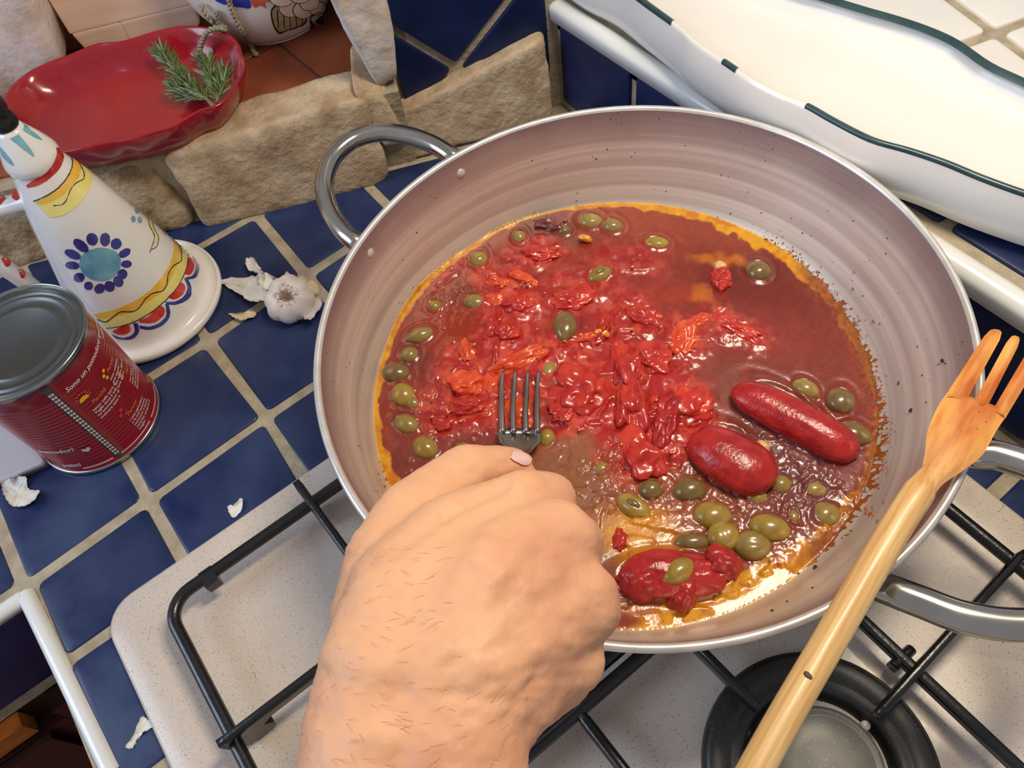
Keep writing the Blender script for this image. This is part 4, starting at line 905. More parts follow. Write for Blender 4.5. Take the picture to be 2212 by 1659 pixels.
# ================================================================== HAND AND FOREARM
def capsule_mesh(pts):
    """pts: list of (world point, radius): union of spheres along the segments, later fused by remeshing"""
    bm = bmesh.new(); V0, F0 = ICO[3]
    for (a, ra), (b, rb_) in zip(pts[:-1], pts[1:]):
        L = np.linalg.norm(b - a); n = max(2, int(L / (min(ra, rb_) * .22)))
        for k in range(n + 1):
            t = k / n; c_ = a * (1 - t) + b * t; r = ra * (1 - t) + rb_ * t
            vs = [bm.verts.new(Vector(c_ + v * r)) for v in V0]
            for f in F0: bm.faces.new([vs[i] for i in f])
    return bm
def H3(x, y, d, r): return (PD(x, y, d), r * d / CF)       # radius in chart px at that depth
chains = [
 # forearm (two side by side makes it oval)
 [H3(790, 2150, .262, 210), H3(815, 1800, .272, 196), H3(832, 1610, .282, 184)],
 [H3(960, 2150, .262, 215), H3(950, 1800, .272, 200), H3(960, 1610, .282, 186)],
 [H3(832, 1610, .282, 184), H3(845, 1500, .292, 172), H3(880, 1400, .305, 160)],
 [H3(960, 1610, .282, 186), H3(975, 1500, .292, 180), H3(1010, 1400, .305, 178)],
 # back of the hand, metacarpals
 [H3(850, 1450, .292, 165), H3(900, 1290, .312, 152), H3(985, 1200, .330, 135), H3(1130, 1105, .348, 88)],
 [H3(960, 1450, .292, 170), H3(1040, 1300, .308, 160), H3(1195, 1175, .330, 100)],
 [H3(1010, 1470, .292, 175), H3(1100, 1360, .306, 150), H3(1238, 1300, .322, 100)],
 [H3(1040, 1490, .298, 160), H3(1120, 1430, .310, 130), H3(1222, 1420, .325, 86)],
 # hypothenar side
 [H3(1010, 1520, .320, 150), H3(1130, 1470, .335, 105), H3(1205, 1450, .345, 80)],
 # knuckles
 [H3(1130, 1105, .348, 88), H3(1190, 1075, .362, 58)],
 [H3(1195, 1175, .330, 100), H3(1232, 1180, .350, 76)],
 [H3(1238, 1300, .322, 100), H3(1262, 1310, .345, 82)],
 # thumb
 [H3(845, 1330, .318, 130), H3(850, 1215, .336, 108), H3(880, 1130, .352, 84), H3(950, 1062, .372, 70), H3(1010, 1022, .385, 64), H3(1065, 1012, .397, 53), H3(1108, 1008, .405, 44)],
]
fingers_ = [
 # index, middle, ring, little: each from its knuckle down and curled back under the palm
 [H3(1165, 1080, .362, 62), H3(1185, 1078, .395, 60), H3(1165, 1072, .425, 58), H3(1105, 1075, .435, 52), H3(1060, 1095, .425, 48)],
 [H3(1228, 1180, .352, 76), H3(1222, 1165, .395, 66), H3(1180, 1150, .420, 60), H3(1100, 1150, .425, 54), H3(1050, 1165, .410, 48)],
 [H3(1258, 1310, .345, 82), H3(1240, 1285, .388, 70), H3(1180, 1255, .412, 62), H3(1090, 1240, .412, 54), H3(1045, 1250, .395, 48)],
 [H3(1225, 1425, .338, 80), H3(1215, 1400, .375, 64), H3(1150, 1350, .398, 56), H3(1080, 1320, .395, 50), H3(1045, 1320, .38, 44)],
]
bm = bmesh.new()
for ch in chains + fingers_:
    b = capsule_mesh(ch); me = bpy.data.meshes.new('t'); b.to_mesh(me); b.free(); bm.from_mesh(me); bpy.data.meshes.remove(me)
me = bpy.data.meshes.new('t'); bm.to_mesh(me); bm.free(); to = bpy.data.objects.new('t', me); C.objects.link(to)
md = to.modifiers.new('r', 'REMESH'); md.mode = 'VOXEL'; md.voxel_size = .0017; md.adaptivity = 0
sm = to.modifiers.new('s', 'SMOOTH'); sm.factor = .6; sm.iterations = 14
dg_ = bpy.context.evaluated_depsgraph_get(); em = bpy.data.meshes.new_from_object(to.evaluated_get(dg_)); bpy.data.objects.remove(to)
nv = len(em.vertices); HV = np.zeros(nv * 3); em.vertices.foreach_get('co', HV); HV = HV.reshape(-1, 3)
HN = np.zeros(nv * 3); em.vertices.foreach_get('normal', HN); HN = HN.reshape(-1, 3)
hu, hv = chart(HV)
# tendons, creases and soft relief on the back of the hand
disp = (fbm(hu / 70, hv / 50, 5, 3) - .5) * .0026 + (fbm(hu / 26, hv / 13, 15, 3) - .5) * .0008
def crease(x0, y0, x1, y1, w_, dep):
    global disp
    dx, dy = x1 - x0, y1 - y0; L2 = dx * dx + dy * dy; t = np.clip(((hu - x0) * dx + (hv - y0) * dy) / L2, 0, 1); d = np.hypot(hu - x0 - t * dx, hv - y0 - t * dy)
    disp = disp + np.exp(-(d / w_) ** 2) * dep
front = (HN @ CR[2]) < .25
crease(1090, 1050, 960, 1110, 14, -.0026); crease(960, 1110, 850, 1190, 18, -.0020)
crease(960, 1400, 1150, 1150, 26, .0013); crease(1010, 1420, 1200, 1240, 26, .0013); crease(1040, 1450, 1220, 1380, 24, .0010); crease(880, 1420, 1080, 1120, 22, .0010); crease(930, 1380, 1110, 1250, 16, -.0006); crease(1090, 1560, 1150, 1480, 14, -.0010)
crease(960, 1500, 1110, 1520, 14, -.0007); crease(1150, 1565, 1165, 1450, 16, -.0016)
for k in range(10):
    x0 = 700 + 40 * k; crease(x0, 1290 + 26 * k, x0 + 130, 1265 + 22 * k, 7, -.0004)
HV = HV + HN * (disp * front)[:, None]
em.vertices.foreach_set('co', HV.ravel()); em.materials.clear(); em.materials.append(M['skin']); em.polygons.foreach_set('use_smooth', [True] * len(em.polygons)); em.name = 'person'
person = bpy.data.objects.new('person', em); C.objects.link(person); tag(person, 'bare right hand and hairy forearm reaching in from the bottom, fist around the metal fork', 'person')
# thumbnail
ncen = PD(1133, 992, .3985)
# find the surface normal near the nail
V = []; F = []
def surf(x, y):
    r = ray(x, y); d = HV - CP; t = d @ r / (r @ r); off = np.linalg.norm(d - np.outer(t, r), axis=1); m_ = (off < .0016) & (HN @ CR[2] < 0)
    if not m_.any(): return None
    i = np.where(m_)[0][np.argmin(t[m_])]; return HV[i], HN[i]
from mathutils.bvhtree import BVHTree
bt = BVHTree.FromPolygons([tuple(v) for v in HV], [tuple(p.vertices) for p in em.polygons])
V = []; F = []; nn_ = 9; rows_n = []
for i in range(nn_):
    for j in range(nn_):
        u = (i - 4) / 4; v = (j - 4) / 4; vv = v * math.sqrt(max(0, 1 - (abs(u) ** 3) * .55)); x = 1123 + u * 20 - vv * 5; y = 990 + vv * 11 + u * 8
        r = ray(x, y); h_ = bt.ray_cast(Vector(CP), Vector(r).normalized())
        ok_ = h_[0] is not None and (np.array(h_[0]) - CP) @ CR[2] < .42; rows_n.append(ok_)
        V.append(np.array(h_[0]) + np.array(h_[1]) * (.0010 * (1 - .5 * v * v) + .0004) if ok_ else CP * 0)
if sum(rows_n) > 30:
    F = [(i * nn_ + j, i * nn_ + j + 1, (i + 1) * nn_ + j + 1, (i + 1) * nn_ + j) for i in range(nn_ - 1) for j in range(nn_ - 1)]
    F = [f for f in F if all(rows_n[k] for k in f)]; used_ = sorted({k for f in F for k in f}); mp_ = {k: n2_ for n2_, k in enumerate(used_)}; V = [V[k] for k in used_]; F = [tuple(mp_[k] for k in f) for f in F]
    o = mk('thumbnail', V, F, M['nail']); o.parent = person
# fine arm hair
hb = MB(); cand = np.where((HN @ CR[2] < -.05) & (hv > 1180) & (hv < 1750) & ((hu < 1000) | (hv > 1480)))[0]
dirv = (PD(900, 1700, .28) - PD(900, 1300, .28)); dirv /= np.linalg.norm(dirv); sidev = CR[0]
for i in rng.choice(cand, 300, replace=False):
    n_ = HN[i]; side_ = -1 if hu[i] < 880 else .9
    d = dirv * .2 + sidev * side_ * (-.8) + CR[1] * .25 * rng.normal() ; d = d - n_ * (d @ n_); d /= np.linalg.norm(d); L = rng.uniform(.003, .008)
    p0 = HV[i]; p1 = p0 + d * L * .5 + n_ * .0007; p2 = p0 + d * L + n_ * .0006; s_ = np.cross(d, n_) * .00005
    hb.add([p0 - s_, p0 + s_, p1 + s_, p1 - s_, p2], [(0, 1, 2, 3), (3, 2, 4)])
o = hb.build('arm_hair', M['hair']); o.parent = person; o['kind'] = 'stuff'

# ================================================================== WOODEN FORK
wf = empty('wooden_fork', tuple(PZ(1985, 1060, .1565))); tag(wf, 'long wooden fork laid across the right rim of the pan, tips stained orange', 'fork')
fo = PZ(1985, 1060, .1565); fd = PZ(1985, 1060, .1565) - PZ(1620, 1690, .1565); fd /= np.linalg.norm(fd); fs = np.cross([0, 0, 1.], fd)
path = catmull([PZ(1560, 1790, .158), PZ(1625, 1675, .158), PZ(1700, 1540, .158), PZ(1790, 1387, .158), PZ(1880, 1232, .158), PZ(1950, 1115, .1585), PZ(1985, 1062, .159), PZ(2035, 975, .1575)], 8)
hr2 = np.linspace(.0078, .0083, len(path)); hr2[-9:] = np.linspace(.0082, .0015, 9)
mk('handle', *tube(path, hr2, 20), M['wood_stain'], wf)
# head: outline strips left/right edges in the chart
HL = [(1928, 1102), (1957, 1066), (1987, 1020), (1998, 977), (2003, 934), (2025, 880), (2048, 846)]
HR = [(1976, 1130), (2003, 1095), (2033, 1050), (2077, 1019), (2122, 983), (2152, 931), (2178, 893)]
V = []; F = []; m_ = 9; hz = [.1582, .1590, .1592, .1585, .1575, .1570, .1565]; th_ = [.0084, .0074, .0058, .0042, .0036, .0032, .003]
HLc = catmull(HL, 4); HRc = catmull(HR, 4); zc = np.interp(np.linspace(0, 6, len(HLc)), range(7), hz); tc_ = np.interp(np.linspace(0, 6, len(HLc)), range(7), th_)
for i in range(len(HLc)):
    a = PZ(*HLc[i], zc[i]); b = PZ(*HRc[i], zc[i])
    for k in range(m_): t = k / (m_ - 1); V.append(a * (1 - t) + b * t + np.array([0, 0, tc_[i] * (math.sqrt(max(0, 1 - (2 * t - 1) ** 4)) * .9)]))
    for k in range(m_): t = k / (m_ - 1); V.append(a * (1 - t) + b * t - np.array([0, 0, tc_[i] * (math.sqrt(max(0, 1 - (2 * t - 1) ** 4)) * .7)]))
st = 2 * m_
for i in range(len(HLc) - 1):
    for k in range(m_ - 1):
        a = i * st + k; F += [(a, a + 1, a + st + 1, a + st), (a + m_, a + m_ + st, a + m_ + st + 1, a + m_ + 1)]
    a = i * st; F += [(a, a + st, a + st + m_, a + m_), (a + m_ - 1, a + 2 * m_ - 1, a + st + 2 * m_ - 1, a + st + m_ - 1)]
F += [tuple(list(range(m_)) + [2 * m_ - 1 - k for k in range(m_)]), tuple([(len(HLc) - 1) * st + k for k in range(m_)] + [(len(HLc) - 1) * st + 2 * m_ - 1 - k for k in range(m_)])]
mk('fork_head', V, F, M['wood_stain'], wf)
prongs = [((2035, 845), (2098, 858), (2130, 712), (2166, 719)), ((2110, 862), (2137, 878), (2178, 727), (2204, 737)), ((2150, 885), (2172, 912), (2228, 752), (2250, 768))]
prongs = [((2048, 846), (2092, 857), (2135, 712), (2168, 719)), ((2108, 861), (2134, 876), (2182, 725), (2206, 735)), ((2147, 881), (2178, 893), (2220, 758), (2248, 776))]
for k, (a, b, c_, d) in enumerate(prongs):
    V = []; F = []; n = 10; mm = 5
    for i in range(n + 1):
        t = i / n; t_ = t * 1.10 - .10; l = np.array(a) * (1 - t_) + np.array(c_) * t_; r = np.array(b) * (1 - t_) + np.array(d) * t_
        if k == 0: pass
        wdt = 1 if i < n else .75; cmid = (l + r) / 2; l = cmid + (l - cmid) * wdt; r = cmid + (r - cmid) * wdt
        z = .1565 + .0035 * t * t; A = PZ(*l, z); B = PZ(*r, z); th = .0030 * (1 - .4 * t)
        for j in range(mm): u = j / (mm - 1); V.append(A * (1 - u) + B * u + [0, 0, th * math.sqrt(max(0, 1 - (2 * u - 1) ** 4))])
        for j in range(mm): u = j / (mm - 1); V.append(A * (1 - u) + B * u - [0, 0, th * math.sqrt(max(0, 1 - (2 * u - 1) ** 4))])
    st = 2 * mm
    for i in range(n):
        for j in range(mm - 1):
            q0 = i * st + j; F += [(q0, q0 + 1, q0 + st + 1, q0 + st), (q0 + mm, q0 + mm + st, q0 + mm + st + 1, q0 + mm + 1)]
        q0 = i * st; F += [(q0, q0 + st, q0 + st + mm, q0 + mm), (q0 + mm - 1, q0 + 2 * mm - 1, q0 + st + 2 * mm - 1, q0 + st + mm - 1)]
    F += [tuple(list(range(mm)) + [2 * mm - 1 - j for j in range(mm)]), tuple([n * st + j for j in range(mm)] + [n * st + 2 * mm - 1 - j for j in range(mm)])]
    o = mk('prong', V, F, M['wood_stain'], wf)
    # bridge from the head into the prong root so nothing gaps
V = []; F = []
kn = PZ(1746, 1459, .166)
V_, F_ = ICO[3]; mk('knot', V_ * np.array([.0016, .0024, .0008]) + PZ(1746, 1459, .166) * [1, 1, 0] + [0, 0, .1655], F_, M['burnt'], wf)

# ================================================================== TOMATO CAN
CC = np.array([-.112, .0935, .001]); CRd = .0528; CH = .122
can = empty('tomato_can', tuple(CC)); tag(can, 'red printed tin of tomatoes with a plain grey lid standing on the blue counter', 'can')
prof = [(0, .003), (.050, .003), (.0523, .0), (.0540, .001), (.0540, .0035), (CRd, .005)]
nr = 20
prof += [(CRd, .016)]
for k in range(nr * 6 + 1):
    z = .018 + (.100 - .018) * k / (nr * 6); prof.append((CRd - .0006 * (.5 - .5 * math.cos(2 * PI * k / 6)), z))
prof += [(CRd, .104), (CRd, CH - .006), (CRd + .0006, CH - .005)]
mk('label_print', *lathe(prof, CC, 144, False), M['can_red'], can)
mk('top_rim', *lathe([(CRd, CH - .006), (.0548, CH - .0045), (.0550, CH - .0012), (.0545, CH), (.0537, CH - .0003), (.0530, CH - .0035)], CC, 144, False), M['tin_rim'], can)
mk('lid', *lathe([(.0531, CH - .0035), (.0505, CH - .0042), (.0490, CH - .0030), (.0478, CH - .0030), (.0468, CH - .0042), (.0452, CH - .0042), (.0440, CH - .0030), (.0430, CH - .0030), (.0418, CH - .0044), (.0350, CH - .0044), (.0340, CH - .0036), (.0330, CH - .0036), (.0318, CH - .0044), (0, CH - .0042)], CC, 144, False), M['tin'], can)
mk('bottom_rim', *lathe([(.0526, .004), (.0537, .0048), (.0545, .003), (.0544, .0005), (.0535, -.0004), (.0524, .0005)], CC, 144, False), M['tin_rim'], can)
def cyl(th_deg, z, lift=.0004): t = math.radians(th_deg); r = CRd + lift; return (CC[0] + r * math.cos(t), CC[1] + r * math.sin(t), CC[2] + z)
def cyl_rect(t0, t1, z0, z1, n=6, lift=.0004):
    V = [cyl(t0 + (t1 - t0) * i / n, z, lift) for z in (z0, z1) for i in range(n + 1)]; return V, [(i, i + 1, n + 2 + i, n + 1 + i) for i in range(n)]
def cyl_text(txt, t0, z0, size, m, shear=.2, bold=.0, name='lettering', squeeze=1, slope=0):
    cu = bpy.data.curves.new('t', 'FONT'); cu.body = txt; cu.size = size; cu.shear = shear; cu.offset = bold; cu.resolution_u = 2
    ob = bpy.data.objects.new('t', cu); C.objects.link(ob); dg = bpy.context.evaluated_depsgraph_get(); dg.update(); me = bpy.data.meshes.new_from_object(ob.evaluated_get(dg)); bpy.data.objects.remove(ob)
    V = [cyl(t0 + math.degrees(v.co.x * squeeze / CRd), z0 + v.co.y + slope * v.co.x, .0005) for v in me.vertices]; F = [tuple(p.vertices) for p in me.polygons]
    bpy.data.meshes.remove(me)
    return V, F
class Each:
    def __init__(s): s.l = []
    def add(s, V, F): s.l.append((V, F))
    def build(s, name, mat_, parent=None, smooth=True):
        for V, F in s.l: o = mk(name, V, F, mat_, parent, smooth)
        return o
TX = Each(); TO = Each()
TX.add(*cyl_text('Sono un pomodoro speciale', 281, .0985, .0062, 0, .25, .00012))
for (t0, z0, rows_) in ((284, .0665, ('nasco nella terra di', 'Puglia dove il sole', 'mi permettono di', 'crescere sano e')), (313, .0725, ('sono coltivato', 'con amore', 'che hanno dato il', 'loro cuore')), (299, .0290, ('i miei agricoltori', 'e la mia passione', 'maturano il frutto', 'raccolto sempre al', 'meglio')), (327, .050, ('nei campi', 'sotto il sole', 'solo pomodori', 'del territorio'))):
    for k, r_ in enumerate(rows_): TX.add(*cyl_text(r_, t0, z0 - k * .0038, .0036, 0, 0, .00008))
TX.add(*cyl_rect(274, 312, .0085, .0100, 12)); TX.add(*cyl_rect(316, 352, .0085, .0100, 12)); TX.add(*cyl_rect(238, 266, .0085, .0105, 10))
TX.add(*cyl_text('100% italiano', 340, .092, .006, 0, .2, .0001)); TX.add(*cyl_text('pomodori', 215, .038, .0075, 0, .25, .0002)); TX.add(*cyl_text('pelati', 222, .014, .0075, 0, .25, .0002))
for (t0, z0) in ((288, .0725), (316, .0785), (301, .0345), (330, .056)): TO.add(*cyl_text('Perché', t0, z0, .0052, 0, .3, .0001))
for k in range(8):
    a = PI * k / 7 - .1; cx_, cz_ = 286.5, .0835
    TO.add([cyl(cx_ + math.degrees((math.cos(a + s_) * r_) / CRd), cz_ + math.sin(a + s_) * r_, .0005) for s_, r_ in ((-.12, .0048), (.12, .0048), (0, .0075))], [(0, 1, 2)])
TO.add(*cyl_rect(322, 326, .060, .069)); 
TX.build('printed_line', M['can_white'], can, False); TO.build('printed_mark', M['can_orange'], can, False)
ye = Each()
ye.add([cyl(286.5 + math.degrees(math.cos(a) * .0042 / CRd), .0825 + math.sin(a) * .0036, .0006) for a in np.linspace(-.3, PI + .3, 14)], [tuple(range(14))])
for dx, dz in ((0, 0), (3.5, .003), (1.5, -.004)): ye.add([cyl(311 + dx + math.degrees(math.cos(a) * .0017 / CRd), .082 + dz + math.sin(a) * .0017, .0006) for a in np.linspace(0, 2 * PI, 10, endpoint=False)], [tuple(range(10))])
ye.build('sun_picture', M['can_yellow'], can, False)
rd = Each()
for dx, dz in ((0, 0), (3, .004), (4.5, -.003)): rd.add([cyl(297 + dx + math.degrees(math.cos(a) * .0019 / CRd), .042 + dz + math.sin(a) * .0019, .0006) for a in np.linspace(0, 2 * PI, 12, endpoint=False)], [tuple(range(12))])
rd.build('tomato_picture', M['p_red'], can, False)
mk('seam', *cyl_rect(268.5, 274.5, .006, CH - .007, 4, .0003), M['can_grey'], can, False)
sb_ = MB()
for k in range(24):
    for c_ in (0, 1): sb_.add(*cyl_rect(269.4 + c_ * 2.4, 271.2 + c_ * 2.4, .012 + k * .0040, .0145 + k * .0040, 1, .0006))
sb_.build('seam_marks', M['can_white'], can, False)
hb_ = MB(); hb_.add([cyl(256 + math.degrees(x / CRd), .0335 + y, .0006) for x, y in [(0, -.003), (.0035, .0005), (.003, .0025), (.0012, .003), (0, .0015), (-.0012, .003), (-.003, .0025), (-.0035, .0005)]], [tuple(range(8))])
hb_.build('heart_mark', M['can_white'], can, False)
ms = MB()
for k in range(26):
    a = rng.normal(0, 1, 2); x, y = CC[0] - .016 + a[0] * .006, CC[1] + .004 + a[1] * .004; V_, F_ = ICO[2]; ms.add(V_ * np.array([.0009, .0006, .00015]) + [x, y, CC[2] + CH - .0041], F_)
ms.build('ink_marks', M['tin_dark'], can)

# ================================================================== CERAMIC CRUET
UC = np.array([-.0253, .1906, .0006])
UP = [(0, .0), (.071, .0), (.0745, .0025), (.0755, .006), (.0745, .0095), (.0728, .0100), (.0700, .0080), (.0640, .0085), (.0605, .014), (.0575, .028), (.0545, .043), (.0508, .060), (.0465, .078), (.0425, .095), (.0378, .1165), (.0325, .138), (.0265, .158), (.0222, .171), (.0203, .177), (.0212, .181), (.0208, .187), (.0160, .199), (.0105, .210), (.0090, .213), (0, .213)]
UPc = catmull(UP[5:-2], 5); zmono = np.maximum.accumulate(UPc[:, 1])
def cr_r(z): return np.interp(z, zmono[15:], UPc[15:, 0])
cru = empty('ceramic_cruet', tuple(UC)); tag(cru, 'white conical pottery cruet painted with blue flower, yellow bands and red scallops', 'cruet')
mk('cruet_body', *lathe([tuple(p) for p in UP[:5]] + [tuple(p) for p in UPc] + UP[-2:], UC, 128, False), M['white_glaze'], cru)
def cru_hit(x, y, lift=.00035):
    r0 = ray(x, y); t = .4; best = None
    while t < .9:
        Q = CP + r0 * t - UC; rad = np.hypot(Q[0], Q[1])
        if .004 < Q[2] < .212 and rad < (cr_r(Q[2]) if Q[2] > .0102 else .072): return Q
        d_ = (rad - cr_r(max(Q[2], .011)), t); best = d_ + (Q,) if best is None or d_[0] < best[0] else best
        t += .0006
    return best[2]
def cz_of(x, y): Q = cru_hit(x, y); return (math.atan2(Q[1], Q[0]), min(max(Q[2], .0085), .210))
def onc(th, z, lift=.0004): r = cr_r(z) + lift if z > .0095 else cr_r(z) + lift; return (UC[0] + r * math.cos(th), UC[1] + r * math.sin(th), UC[2] + z)
def dec_fan(pts, rings=3, lift=.0004, sm_=True):
    tz = np.array([cz_of(*p) for p in (catmull(pts, 3, True) if sm_ else pts)]); c_ = tz.mean(0); n = len(tz); V = []; F = []
    for k in range(1, rings + 1):
        for t, z in tz: V.append(onc(c_[0] + (t - c_[0]) * k / rings, c_[1] + (z - c_[1]) * k / rings, lift))
    V.append(onc(c_[0], c_[1], lift)); F = [(i, (i + 1) % n, len(V) - 1) for i in range(n)]
    for k in range(rings - 1): F += [(k * n + i, (k + 1) * n + i, (k + 1) * n + (i + 1) % n, k * n + (i + 1) % n) for i in range(n)]
    return V, F
def dec_strip(A_, B_, rows=3, lift=.0004, n=40):
    def rs(P): P = catmull(P, 8); t = np.linspace(0, len(P) - 1, n); return np.stack([np.interp(t, range(len(P)), P[:, 0]), np.interp(t, range(len(P)), P[:, 1])], -1)
    a = [cz_of(*p) for p in rs(A_)]; b = [cz_of(*p) for p in rs(B_)]; V = []; F = []
    for k in range(rows + 1):
        for p, q_ in zip(a, b): V.append(onc(p[0] + (q_[0] - p[0]) * k / rows, p[1] + (q_[1] - p[1]) * k / rows, lift))
    for k in range(rows): F += [(k * n + i, k * n + i + 1, (k + 1) * n + i + 1, (k + 1) * n + i) for i in range(n - 1)]
    return V, F
def dec_line(P, wpx, lift=.0007, n=40):
    Q = catmull(P, 6); d = np.gradient(Q, axis=0); d /= np.linalg.norm(d, axis=1, keepdims=True) + 1e-9; nn = np.stack([-d[:, 1], d[:, 0]], -1) * wpx / 2
    return dec_strip([tuple(p) for p in Q + nn][::3] + [tuple((Q + nn)[-1])], [tuple(p) for p in Q - nn][::3] + [tuple((Q - nn)[-1])], 1, lift, n)
def el(x, y, a, b, an, n=10, tipx=0):
    t = math.radians(an); out = []
    for k in range(n):
        u = 2 * PI * k / n; px, py = math.cos(u) * a, math.sin(u) * b * (1 - tipx * math.cos(u)); out.append((x + px * math.cos(t) - py * math.sin(t), y + px * math.sin(t) + py * math.cos(t)))
    return out
zc2 = lambda x, y: (x / 4.608, 480 + y / 4.608)
zc1 = lambda x, y: (x / 4.608, 200 + y / 4.608)
d = MB(); d.add(*dec_fan([zc2(*p) for p in ((790, 400), (830, 310), (920, 262), (1040, 250), (1150, 290), (1200, 370), (1190, 460), (1130, 540), (1020, 580), (900, 560), (820, 490))], 5)); d.build('teal_disc', M['p_teal'], cru)
pet = [(725, 315, 80, 32, 25), (805, 228, 85, 36, 40), (915, 165, 60, 42, 62), (1042, 168, 62, 38, 88), (1152, 212, 52, 40, 110), (1237, 303, 60, 30, 150), (1255, 412, 50, 28, 0), (1215, 512, 46, 38, 40), (1175, 585, 54, 36, 55), (1090, 632, 52, 38, 55), (992, 655, 44, 42, 60), (882, 628, 40, 32, 55), (788, 545, 50, 36, -15), (720, 425, 66, 30, 5)]
d = Each()
for x, y, a, b, an in pet: X, Y = zc2(x, y); d.add(*dec_fan(el(X, Y, a / 4.3, b / 3.5, an), 2))
d.build('blue_petal', M['p_blue'], cru)
d = Each()
for x, y in ((1362, 1172), (1322, 1258), (1386, 1266)): X, Y = zc1(x, y); d.add(*dec_fan(el(X, Y, 7, 5, 80), 2))
d.add(*dec_fan([zc1(*p) for p in ((80, 420), (150, 390), (230, 470), (300, 560), (340, 635), (270, 590), (170, 510))], 3)); d.add(*dec_fan([zc1(*p) for p in ((150, 290), (200, 310), (300, 370), (420, 470), (330, 440), (220, 370))], 3)); d.add(*dec_fan([zc1(*p) for p in ((0, 540), (40, 580), (90, 640), (140, 720), (80, 690), (20, 620))], 2))
d.build('teal_stroke', M['p_teal'], cru)
d = MB(); d.add(*dec_strip([zc1(*p) for p in ((262, 920), (330, 870), (440, 810), (520, 710), (560, 610), (550, 545))], [zc1(*p) for p in ((275, 942), (360, 925), (480, 860), (580, 760), (630, 650), (612, 560))], 3)); d.build('red_band', M['p_red'], cru)
d = MB(); d.add(*dec_strip([zc1(*p) for p in ((350, 1085), (480, 1020), (620, 900), (700, 780), (715, 680), (685, 600))], [zc1(*p) for p in ((420, 1130), (560, 1060), (690, 950), (780, 830), (800, 730), (770, 650))], 3)); d.build('orange_band', M['p_orange'], cru)
d = MB(); d.add(*dec_strip([zc1(*p) for p in ((400, 1120), (560, 1060), (690, 950), (780, 830), (800, 730), (770, 650))], [zc1(*p) for p in ((500, 1240), (640, 1210), (780, 1110), (880, 970), (915, 830), (880, 730))], 4)); d.build('yellow_band', M['p_yellow'], cru)
d = Each(); d.add(*dec_line([zc1(*p) for p in ((335, 1075), (430, 1035), (540, 970), (640, 870), (700, 760), (712, 670), (680, 590))], 2.4)); d.add(*dec_line([zc1(*p) for p in ((530, 1115), (620, 1105), (665, 1040), (700, 950), (760, 890), (820, 860), (825, 790), (790, 720), (768, 650))], 1.8)); d.build('black_line', M['p_black'], cru)
oA_ = [zc2(*p) for p in ((930, 912), (1050, 885), (1200, 840), (1400, 740), (1560, 600), (1680, 420), (1725, 240), (1700, 40))]
oB_ = [zc2(*p) for p in ((985, 965), (1120, 945), (1290, 890), (1450, 800), (1640, 660), (1740, 460), (1800, 300), (1790, 130))]
oC_ = [zc2(*p) for p in ((1060, 1050), (1240, 1020), (1420, 940), (1600, 810), (1760, 640), (1850, 450), (1868, 290), (1850, 190))]
d = MB(); d.add(*dec_strip(oA_, oB_, 3, n=60)); d.build('orange_band', M['p_orange'], cru)
d = MB(); d.add(*dec_strip(oB_, oC_, 3, n=60)); d.build('yellow_band', M['p_yellow'], cru)
d = Each(); d.add(*dec_line(oC_, 1.8, n=60)); d.add(*dec_line([zc2(*p) for p in ((970, 960), (1050, 985), (1120, 940), (1200, 885), (1300, 885), (1380, 850), (1440, 760), (1520, 700), (1610, 680), (1655, 610), (1665, 520), (1720, 430), (1790, 390), (1800, 300), (1775, 200), (1790, 150))], 2, n=90)); d.build('black_line', M['p_black'], cru)
red = [[(1120, 1085), (1180, 1050), (1270, 1015), (1300, 1060), (1270, 1100), (1190, 1115)], [(1380, 980), (1480, 930), (1570, 830), (1630, 850), (1630, 920), (1540, 990), (1440, 1000)], [(1670, 740), (1730, 690), (1790, 600), (1840, 640), (1820, 710), (1740, 765)], [(1835, 510), (1860, 430), (1880, 350), (1920, 380), (1930, 450), (1890, 520)], [(1840, 165), (1880, 190), (1905, 230), (1900, 265), (1865, 230)]]
d = Each()
for r_ in red: d.add(*dec_fan([zc2(*p) for p in r_], 3))
d.build('red_scallop', M['p_red'], cru)
blu = [([(1110, 1110), (1200, 1145), (1290, 1130), (1340, 1080), (1325, 995)], [(1150, 1150), (1230, 1165), (1330, 1150), (1385, 1080), (1370, 1000)]), ([(1385, 1020), (1480, 1035), (1580, 1000), (1650, 920), (1640, 810)], [(1395, 1055), (1500, 1065), (1620, 1020), (1690, 920), (1675, 815)]), ([(1640, 790), (1740, 785), (1820, 740), (1860, 650), (1830, 560)], [(1660, 815), (1760, 815), (1880, 755), (1900, 650), (1860, 560)]), ([(1830, 550), (1910, 530), (1945, 450), (1930, 370), (1885, 300)], [(1870, 570), (1950, 545), (1982, 450), (1960, 360), (1900, 300)]), ([(1880, 290), (1915, 290), (1920, 250), (1880, 185)], [(1900, 305), (1945, 295), (1935, 240), (1885, 185)])]
d = Each()
for a, b in blu: d.add(*dec_strip([zc2(*p) for p in a], [zc2(*p) for p in b], 2, n=24))
d.build('blue_scallop', M['p_blue'], cru)
d = MB(); d.add(*dec_strip([zc1(*p) for p in ((1420, 1130), (1470, 1230), (1480, 1320), (1530, 1430), (1510, 1520))], [zc1(*p) for p in ((1450, 1140), (1500, 1240), (1520, 1340), (1570, 1440), (1520, 1520))], 1, n=20)); d.build('yellow_leaf', M['p_yellow'], cru)
d = Each(); d.add(*dec_line([zc1(*p) for p in ((1420, 1130), (1470, 1230), (1480, 1320), (1530, 1430), (1500, 1540), (1480, 1590))], 1.4)); d.add(*dec_line([zc1(*p) for p in ((1450, 1140), (1500, 1240), (1520, 1340), (1570, 1440), (1550, 1530), (1500, 1560))], 1.4)); d.build('leaf_outline', M['p_black'], cru)
